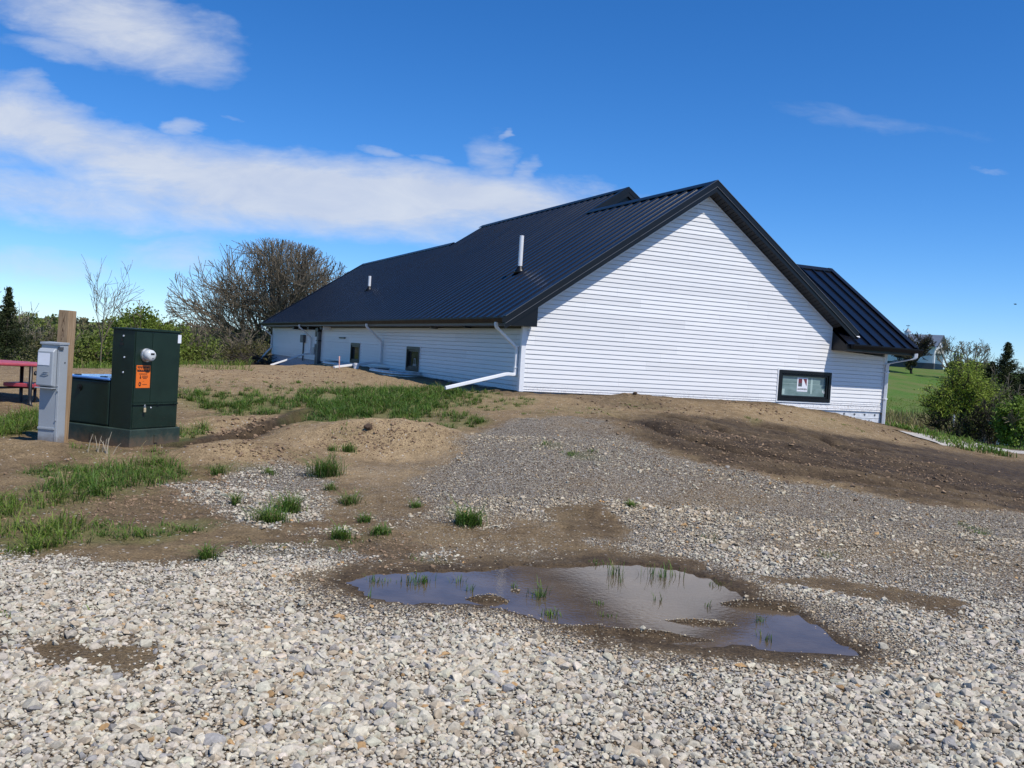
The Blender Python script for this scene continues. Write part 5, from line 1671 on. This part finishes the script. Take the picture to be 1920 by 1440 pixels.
def cedar(px, py0, d, hw, label, seed, leaders=1, squash=1., power=1.0):
    rg = np.random.default_rng(seed); x0, y0, z0 = base_at(px, d); h = zat(px, py0, d) - z0; w = hw / F * d
    pl = Plant(seed); Ps = []; seg = []
    for l in range(leaders):
        ox = 0 if l == 0 else rg.uniform(-.6, .6) * w; hh = h if l == 0 else h * rg.uniform(.72, .92); oy = 0 if l == 0 else rg.uniform(-.4, .4) * w
        seg.append((ox * .3, oy * .3, 0, ox, oy, hh * .96, .09, .012))
        m = int(150 * hh / 4)
        for i in range(m):
            t = rg.random() ** .75; zz = hh * (.04 + .95 * t); a = rg.uniform(0, 6.283)
            L = w * (.03 + 1.05 * (1 - t) ** power) * rg.uniform(.55, 1.12) * squash
            dv = np.array([math.cos(a), math.sin(a), .42 + .5 * t]); dv /= np.linalg.norm(dv)
            p0 = np.array([ox, oy, zz]); p1 = p0 + dv * L
            seg.append((*p0, *p1, .014, .006))
            k = int(26 + 60 * L)
            s = rg.random(k) ** .6
            pts = p0 + (p1 - p0) * s[:, None] + rg.normal(0, .05 + .07 * L, (k, 3)) * np.array([1, 1, .6]); Ps.append(pts)
        k = 12; s = rg.random(k); Ps.append(np.stack([ox + rg.normal(0, .03, k), oy + rg.normal(0, .03, k), hh * (.86 + .15 * s)], 1))
    P = np.concatenate(Ps)
    lv = leaves(P, .055, tonecols(len(P), (.018, .028, .009), (.065, .080, .024), rg, P, 1.5), rg, .35)
    return plant_thing('cedar_tree', (x0, y0, z0), seg, lv, label, 'tree', M_barkdk, .012)


cedar(14, 541, 42, 100, 'dark pointed cedar behind the red picnic table', 31, 1, 1., 1.75)
cedar(1885, 642, 60, 78, 'dark ragged cedar with several tops at the right edge', 32, 4, .9)

# heap of cut brush
D = 46; x0, y0, z0 = base_at(450, D); seg = []; rr_ = random.Random(4)
for i in range(900):
    a = rr_.uniform(-1, 1); cx__ = a * 2.6 + rr_.gauss(0, .3); top_ = 1.75 * (1 - .55 * (abs(a - .25)) ** 1.4)
    p = Vector((cx__, rr_.gauss(0, .7), rr_.uniform(.0, top_))); dv = Vector((rr_.choice((-1, -1, 1)) * rr_.uniform(.4, 1), rr_.gauss(0, .4), rr_.gauss(-.12, .35))).normalized()
    L = rr_.uniform(.3, .9)
    for k in range(3):
        q = p + dv * L / 2; q.z = max(q.z, 0); seg.append((*p, *q, .022 - .005 * k, .017 - .005 * k)); p = q; dv = (dv + Vector((0, rr_.gauss(0, .2), rr_.gauss(-.1, .25)))).normalized()
V, Fc = tubes(seg, .006); bp_ = mass('brush_pile', V, Fc, M_barkdk); bp_.location = (x0, y0, z0); tag(bp_, 'low dark heap of cut branches under the wide bare tree', 'brush pile')

# far woods across the valley: one mass
rg = np.random.default_rng(12); Ps, Cs = [], []
for i in range(330):
    d = rg.uniform(62, 150); px = rg.uniform(-260, 760); x = (px - 960) / F * d
    z0 = float(H(np.array([x]), np.array([d]))[0])
    ztop = zat(px, 596 + (px - 100) * .07 + rg.normal(0, 4.5), d) if d > 95 else z0 + rg.uniform(2, 4.2)
    ztop = min(max(ztop, z0 + 1.5), zat(px, 590 + (px - 100) * .068, d)); h = ztop - z0; w = rg.uniform(1.2, 2.6)
    k = 330
    q = rg.normal(size=(k, 3)); q /= np.linalg.norm(q, axis=1)[:, None]; q *= rg.uniform(.3, 1.08, (k, 1)) ** .5
    cl_ = q[rg.integers(0, 26, k)] * .8 + q * .35
    P = cl_ * np.array([w, w, h * .55]) + np.array([x, d, z0 + h * .5]); Ps.append(P)
    kind = rg.random()
    c0, c1 = ((.10, .125, .03), (.22, .26, .06)) if kind < .45 else (((.13, .115, .055), (.24, .21, .11)) if kind < .8 else ((.06, .08, .026), (.13, .16, .042)))
    Cs.append(tonecols(k, c0, c1, rg))
P = np.concatenate(Ps); V, Fc, C = leaves(P, .20, np.concatenate(Cs), rg)
tag(mass('woodland', V, Fc, M_leaf, col=C), kind='stuff', label='distant brown and green woods across the valley on the left', cat='woods')

# ------------------------------------------------------------------ right-hand side
# multi-stemmed young willow by the pond
D = 41; x0, y0, z0 = base_at(1797, D); hgt = zat(1797, 672, D) - z0; pl = Plant(41)
sp3 = [(6, .07, .03, 6, 34, .6, .6), (6, .10, .05, 8, 36, .55, .55), (5, .12, .05, 7, 38, .5, .6), (4, .14, .05, 4, 36, .55, .7), (2, .16, .03, 0, 30, .5, .7)]
for sx, L, r in ((-.95, .62, .045), (-.30, .8, .06), (-.12, .92, .075), (.10, .9, .06), (.42, .78, .05), (.95, .6, .04), (-.6, .7, .045)): pl.grow((0, 0, -.1), (sx, .25 * math.sin(sx * 9), 1), hgt * L * .72, r, 1, sp3)
P = np.array([q for q, l in pl.tips if q[2] > hgt * .36]); rg = np.random.default_rng(41)
P = P[rg.integers(0, len(P), 16000)] + rg.normal(0, .14, (16000, 3))
lv = leaves(P, .040, tonecols(len(P), (.20, .27, .03), (.36, .43, .06), rg, P, 1.2), rg, .4)
plant_thing('willow_tree', (x0, y0, z0), pl.seg, lv, 'airy yellow green willow with several dark stems by the pond', 'tree', M_barkdk, .011)
D = 38; x0, y0, z0 = base_at(1862, D); pl = Plant(42)
for sx, L in ((-.9, 1.9), (-.5, 2.2), (-.1, 2.3), (.3, 2.2), (.7, 2.), (-1.4, 1.7), (1.2, 1.6), (.1, 1.5), (-.7, 1.4)): pl.grow((sx * .15, 0, 0), (sx, .2, .9), L * .62, .035, 1, sp3)
P = np.array([q for q, l in pl.tips]); lv = leaves(P + rg.normal(0, .06, P.shape), .028, tonecols(len(P), (.07, .09, .02), (.13, .15, .03), rg), rg)
plant_thing('bare_shrub', (x0, y0, z0), pl.seg, lv, 'tangled nearly leafless shrub to the right of the willow', 'shrub', M_barkdk, .010)
bush('green_bush', 1915, 718, 850, 42, 35, (.09, .15, .018), (.24, .34, .055), 'bright leafy bush at the right edge of the picture below the cedar', 5200, .05, 43)
bush('olive_bush', 1848, 705, 835, 56, 52, (.07, .10, .02), (.17, .21, .045), 'olive green bush behind the tangled shrub and below the cedar', 5200, .06, 44)
bush('olive_bush', 1838, 668, 725, 30, 100, (.11, .13, .03), (.22, .25, .07), 'pale olive bush on the hill left of the ragged cedar', 2600, .13, 45)
bush('olive_bush', 1790, 672, 712, 18, 118, (.12, .15, .03), (.23, .28, .07), 'small yellow green bush on the hill below the paired trees', 1500, .13, 46)
for px, hw, py0, seed, lab in ((1777, 26, 631, 51, 'left one of two budding trees on the hill right of the barn'), (1819, 32, 632, 52, 'right one of two budding trees on the hill, the wider one')):
    D = 122; x0, y0, z0 = base_at(px, D); hgt = zat(px, py0, D) - z0; w = hw / F * D
    ins = lambda q: (q.x / w) ** 2 + (q.y / w) ** 2 + ((q.z - hgt * .6) / (hgt * .42)) ** 2 < 1 or q.z < hgt * .3
    pl = Plant(seed, ins)
    pl.grow((0, 0, -.2), (0, 0, 1), hgt * .3, .13, 0, sp3)
    for k in range(7): pl.grow((0, 0, hgt * (.12 + .02 * k)), (math.cos(k * 2.4) * .8, math.sin(k * 2.4) * .8, 1), hgt * .8, .08, 1, sp3)
    P = np.array([q for q, l in pl.tips]); rg = np.random.default_rng(seed); P = P[rg.integers(0, len(P), 1400)] + rg.normal(0, .14, (1400, 3))
    lv = leaves(P, .07, tonecols(len(P), (.17, .19, .06), (.30, .32, .12), rg), rg)
    plant_thing('budding_tree', (x0, y0, z0), pl.seg, lv, lab, 'tree', M_barkgr, .022, 'budding trees on the hill')
D = 128; x0, y0, z0 = base_at(1708, D); hgt = zat(1708, 636, D) - z0; pl = Plant(55, lambda q: abs(q.x) < 2.6)
pl.grow((0, 0, -.2), (0, 0, 1), hgt * .32, .22, 0, sp3)
for k in range(8): pl.grow((0, 0, hgt * .26), (math.cos(k * 2.4) * .9, math.sin(k * 2.4) * .9, .8), hgt * .62, .10, 1, sp3)
P = np.array([q for q, l in pl.tips]); rg = np.random.default_rng(55); P = P[rg.integers(0, len(P), 2400)] + rg.normal(0, .16, (2400, 3))
plant_thing('lawn_tree', (x0, y0, z0), pl.seg, leaves(P, .08, tonecols(len(P), (.13, .115, .04), (.24, .20, .08), rg), rg), 'small round brownish tree on the green hill in front of the white barn', 'tree', M_barkdk, .03)

# white barn on the hill
D = 142
bxp, byp = (1746 - 960) / F * D, D
bz = zat(1746, 689, D)
barn = empty('barn', (bxp, byp, bz), R(-36), 'distant white barn with a grey blue metal roof and dark wainscot on the green hill', 'barn')
BL, BD, BH = 15, 7.2, 3.3
M_barnw = mat('white_barn_steel', (.70, .72, .74), .5, var=.06, scale=2); M_barnr = mat('grey_blue_roof', (.13, .16, .20), .4, var=.12, scale=1.5); M_barnd = mat('dark_wainscot', (.06, .065, .075), .6, var=.2)
b = MB(); b.box(-BL, 0, 0, BD, -1.5, BH); b.prism([(0, BH), (BD, BH), (BD / 2, BH + 1.75)], -BL, 0, 'x')
for i in range(60): b.box(-BL + .25 * i, -BL + .25 * i + .03, -.025, .0, .7, BH - .02)
wb = b.build('wall', M_barnw, barn)
b = MB(); b.box(-BL - .02, .03, -.04, BD + .04, -1.5, .62); b.build('wainscot', M_barnd, barn)
b = MB(); k_ = 1.75 / (BD / 2)
b.prism([(-.45, BH - .45 * k_ + .04), (BD / 2, BH + 1.79), (BD + .45, BH - .45 * k_ + .04), (BD + .45, BH - .45 * k_ + .16), (BD / 2, BH + 1.93), (-.45, BH - .45 * k_ + .16)], -BL - .4, .45, 'x')
rb = b.build('roof', M_barnr, barn)
b = MB(); b.prism([(-.5, BH - .45 * k_ - .05), (BD / 2, BH + 1.72), (BD + .5, BH - .45 * k_ - .05), (BD + .5, BH - .45 * k_ + .18), (BD / 2, BH + 1.95), (-.5, BH - .45 * k_ + .18)], .455, .50, 'x'); b.build('rake_board', M_barnd, barn)
b = MB(); cxx = -5.0
b.box(cxx - .4, cxx + .4, BD / 2 - .4, BD / 2 + .4, BH + 1.3, BH + 2.2); cu_ = b.build('cupola', M_barnw, barn)
b = MB(); b.lathe([(.7, BH + 2.2), (.4, BH + 2.4), (.15, BH + 2.7), (.03, BH + 2.9), (.03, BH + 3.4)], 4, c=(cxx, BD / 2, 0)); b.box(cxx - .3, cxx + .3, BD / 2 - .02, BD / 2 + .02, BH + 3.2, BH + 3.3); b.build('cupola_roof', M_barnr, cu_)
for yy_ in (1.0, 3.6, 6.2):
    b = MB(); b.box(2.6, 2.8, yy_ - .1, yy_ + .1, -2, 2.6); b.build('porch_post', M_barnd, barn)
b = MB(); b.prism([(.5, 2.9), (2.95, 2.55), (2.95, 2.66), (.5, 3.02)], .6, 6.6, 'y'); b.build('porch_roof', M_barnr, barn)
b = MB(); b.box(-4.4, -3.4, -.06, -.02, 1.2, 2.3); b.build('window', M_glassd, barn)
b = MB(); b.box(-9, -6.2, -.06, -.02, .64, 2.9); b.build('door', M_barnw, barn)

# reeds on the far bank of the pond and rough grass round it
rg = np.random.default_rng(61); GV, GF, GC, go = [], [], [], 0
n = 9000; d = rg.uniform(66.5, 73, n); px = rg.uniform(1640, 1960, n); x = (px - 960) / F * d
V, Fc, C = blades(x, d, H(x, d) - .05, .75, .05, .45, .6, rg); tan_ = np.array([.33, .26, .13]); q = np.repeat(np.clip(rg.random(n) * 1.3 + (d < 69.5) * .25, 0, 1), 7)[:, None] * .85
add_grass(V, Fc, C * (1 - q) + tan_ * q)
tag(mass('reeds', np.concatenate(GV), np.concatenate(GF), M_grass, col=np.concatenate(GC)), kind='stuff', label='band of tan and green reeds along the far bank of the pond', cat='reeds')
GV, GF, GC, go = [], [], [], 0
n = 5000; d = rg.uniform(36, 44, n); px = rg.uniform(1640, 2000, n); x = (px - 960) / F * d
add_grass(*blades(x, d, H(x, d) - .05, .16, .03, .8, .45, rg))
n = 9000; d = rg.uniform(73, 90, n); px = rg.uniform(1640, 2000, n); x = (px - 960) / F * d
add_grass(*blades(x, d, H(x, d) - .05, .12, .06, 1.3, .6, rg))
n = 7000; d = rg.uniform(27.5, 40, n); px = rg.uniform(1690, 2050, n); x = (px - 960) / F * d; k = x * .15 < d - 25.2
add_grass(*blades(x[k], d[k], H(x[k], d[k]) - .03, .10, .016, .7, .4, rg))
n = 5000; d = rg.uniform(30, 46, n); px = rg.uniform(-60, 470, n); x = (px - 960) / F * d
add_grass(*blades(x, d, H(x, d) - .03, .30, .02, .9, .6, rg))
tag(mass('meadow_grass', np.concatenate(GV), np.concatenate(GF), M_grass, col=np.concatenate(GC)), kind='stuff', label='rough green grass around the pond and on the hill', cat='grass')
for k, (px, py, lab) in enumerate([(1792, 764, 'slim white marker post seen through the willow stems'), (1813, 771, 'shorter white marker post right of the taller one behind the willow')]):
    D = 64; x = (px - 960) / F * D; z = zat(px, py + 7, D)
    b = MB(); b.tube([(0, 0, -1.2), (0, 0, .42 - .1 * k)], .055, 8); o = b.build('marker_post', M_white); o.location = (x, D, z); tag(o, lab, 'post', 'white marker posts by the pond')

# a small dead weed by the cabinet base, and scattered dry stalks
dead = MB(); rr_ = random.Random(2)
x0, y0, z0 = G(193, 850)
for i in range(9):
    a, b_ = rr_.gauss(0, .05), rr_.gauss(0, .02); l_ = rr_.uniform(.12, .26); dx_ = rr_.gauss(0, .06)
    dead.tube([(a, b_, -.03), (a + dx_ * .5, b_, l_ * .6), (a + dx_, b_, l_)], [.005, .004, .002], 5)
o = dead.build('dead_weed', mat('dry_stalk', (.50, .42, .30), .8, var=.2)); o.location = (x0, y0, z0); tag(o, 'clump of pale dead stalks at the foot of the dark green cabinet base', 'weed')

# bird far off in the sky
D = 110; x = (1889 - 960) / F * D; z = zat(1889, 571, D)
b = MB(); b.lathe([(.01, -.18), (.05, -.08), (.06, .02), (.045, .12), (.01, .2)], 8, 'x'); o = b.build('bird', M_ink, smooth=True); o.location = (x, D, z); tag(o, 'tiny dark bird flying in the blue sky at the right', 'bird')
for s in (-1, 1):
    b = MB(); b.face((-.06, 0, .02), (.08, 0, .02), (.03, s * .18, .09), (-.05, s * .18, .09)); b.face((.03, s * .18, .09), (-.05, s * .18, .09), (-.12, s * .38, .03)); b.build('wing', M_ink, o)
# ================================================================== SKY AND SUN
SUN = Vector((.2265, -.2036, .452)).normalized()
EL = math.asin(SUN.z); AZ = math.atan2(SUN.x, SUN.y)
w = bpy.data.worlds.new("World"); SC.world = w; w.use_nodes = True
t = NT(w.node_tree); bg = w.node_tree.nodes['Background']
sky = t.n('ShaderNodeTexSky', sky_type='NISHITA'); sky.sun_disc = False
sky.sun_elevation = EL; sky.sun_rotation = AZ; sky.altitude = 300; sky.air_density = .85; sky.dust_density = .0; sky.ozone_density = 3.0
hs = t.n('ShaderNodeHueSaturation'); hs.inputs['Saturation'].default_value = 1.16; hs.inputs['Value'].default_value = 1.42; hs.inputs['Hue'].default_value = .5
t.l(t.mix(1., sky.outputs[0], (.78, .965, 1.25), 'MULTIPLY'), hs.inputs['Color'])
tc = t.n('ShaderNodeTexCoord').outputs['Generated']
sp = t.n('ShaderNodeSeparateXYZ'); t.l(tc, sp.inputs[0])
yy = t.math('MAXIMUM', sp.outputs[1], .05)
u, v = t.math('DIVIDE', sp.outputs[0], yy), t.math('DIVIDE', sp.outputs[2], yy)
cb = t.n('ShaderNodeCombineXYZ'); t.l(u, cb.inputs[0]); t.l(v, cb.inputs[1]); uv = cb.outputs[0]
wn = t.n('ShaderNodeTexNoise'); wn.inputs['Scale'].default_value = 5; wn.inputs['Detail'].default_value = 6; wn.inputs['Roughness'].default_value = .6
t.l(t.mapping(uv, (.7, 1.6, 1)), wn.inputs['Vector'])
wv = t.n('ShaderNodeVectorMath', operation='SUBTRACT'); t.l(wn.outputs['Color'], wv.inputs[0]); wv.inputs[1].default_value = (.5, .5, .5)
ws = t.n('ShaderNodeVectorMath', operation='MULTIPLY'); t.l(wv.outputs[0], ws.inputs[0]); ws.inputs[1].default_value = (.24, .09, 0)
wa = t.n('ShaderNodeVectorMath', operation='ADD'); t.l(uv, wa.inputs[0]); t.l(ws.outputs[0], wa.inputs[1])
CL = [  # bank of cloud: px, py, half width, half height, slope (deg down to the right), weight
    (225, 40, 250, 75, 14, 1.0), (330, 105, 130, 22, 10, .55), (90, 92, 110, 26, 10, .5), (15, 158, 45, 26, 10, .6), (60, 240, 300, 66, 18, 1.05), (270, 320, 260, 60, 16, 1.0),
    (560, 370, 440, 80, 5, 1.25), (850, 370, 330, 62, 4, 1.15), (935, 300, 60, 48, 20, .55), (1008, 318, 34, 20, -20, .55), (328, 246, 46, 22, -5, .6), (330, 272, 50, 12, 5, .45), (120, 375, 330, 50, 6, .75),
    (700, 285, 50, 12, 12, .5), (798, 292, 36, 11, 4, .5), (970, 254, 16, 9, 10, .45), (80, 500, 170, 34, 2, .48), (350, 468, 110, 34, -10, .5), (1640, 215, 230, 22, 8, .26), (60, 310, 120, 16, 3, .45), (1865, 303, 40, 7, 5, .3), (430, 213, 26, 6, 5, .35)]
tot = None
for (px, py, ax, ay, an, wt) in CL:
    d = ray(px, py); c0 = (d[0] / d[1], d[2] / d[1])
    d2 = ray(px + 10, py); base = math.atan2(d2[2] / d2[1] - c0[1], d2[0] / d2[1] - c0[0])
    ang = base - R(an)
    mp_ = t.n('ShaderNodeMapping', vector_type='TEXTURE'); mp_.inputs['Location'].default_value = (c0[0], c0[1], 0); mp_.inputs['Rotation'].default_value = (0, 0, ang); mp_.inputs['Scale'].default_value = (ax / F * 1.25, ay / F * 1.25, 1)
    t.l(wa.outputs[0], mp_.inputs['Vector'])
    ln = t.n('ShaderNodeVectorMath', operation='DOT_PRODUCT'); t.l(mp_.outputs[0], ln.inputs[0]); t.l(mp_.outputs[0], ln.inputs[1])
    f = t.math('MULTIPLY', t.math('SUBTRACT', 1.0, ln.outputs['Value'], clamp=True), wt)
    tot = f if tot is None else t.math('MAXIMUM', tot, f)
n1 = t.noise(t.mapping(uv, (1, 2.6, 1), rot=(0, 0, R(8))), 9, 9, .62, .6)
n2 = t.noise(t.mapping(uv, (1, 4, 1), rot=(0, 0, R(10))), 26, 6, .65, .8)
fld = t.math('ADD', tot, t.math('MULTIPLY', t.math('SUBTRACT', t.math('ADD', t.math('MULTIPLY', n1, .65), t.math('MULTIPLY', n2, .35)), .5), 1.05))
fld = t.math('MULTIPLY', fld, t.math('MULTIPLY', tot, 3.0, clamp=True))
den = t.ramp(fld, [(.04, 0.), (.34, .20), (.72, .58), (1.1, .88)])
front = t.math('GREATER_THAN', sp.outputs[1], .05)
den = t.math('MULTIPLY', den, front)
shade = t.ramp(n1, [(.3, (6.6, 7.4, 9.2)), (.7, (8.4, 8.9, 9.8))])
colr = t.mix(den, hs.outputs[0], shade)
t.l(colr, bg.inputs['Color']); bg.inputs['Strength'].default_value = .085
sd_ = bpy.data.lights.new('sun', 'SUN'); sd_.energy = 4.5; sd_.angle = R(.53); sd_.color = (1, .945, .87)
so = bpy.data.objects.new('sun', sd_); COL.objects.link(so); so.rotation_euler = SUN.to_track_quat('Z', 'Y').to_euler(); so.location = (10, -10, 30)
SC.view_settings.view_transform = 'Standard'; SC.view_settings.look = 'None'; SC.view_settings.exposure = 0; SC.view_settings.gamma = 1
SC.cycles.max_bounces = 6; SC.cycles.diffuse_bounces = 2; SC.cycles.glossy_bounces = 4; SC.cycles.transparent_max_bounces = 8
SC.render.engine = 'CYCLES'
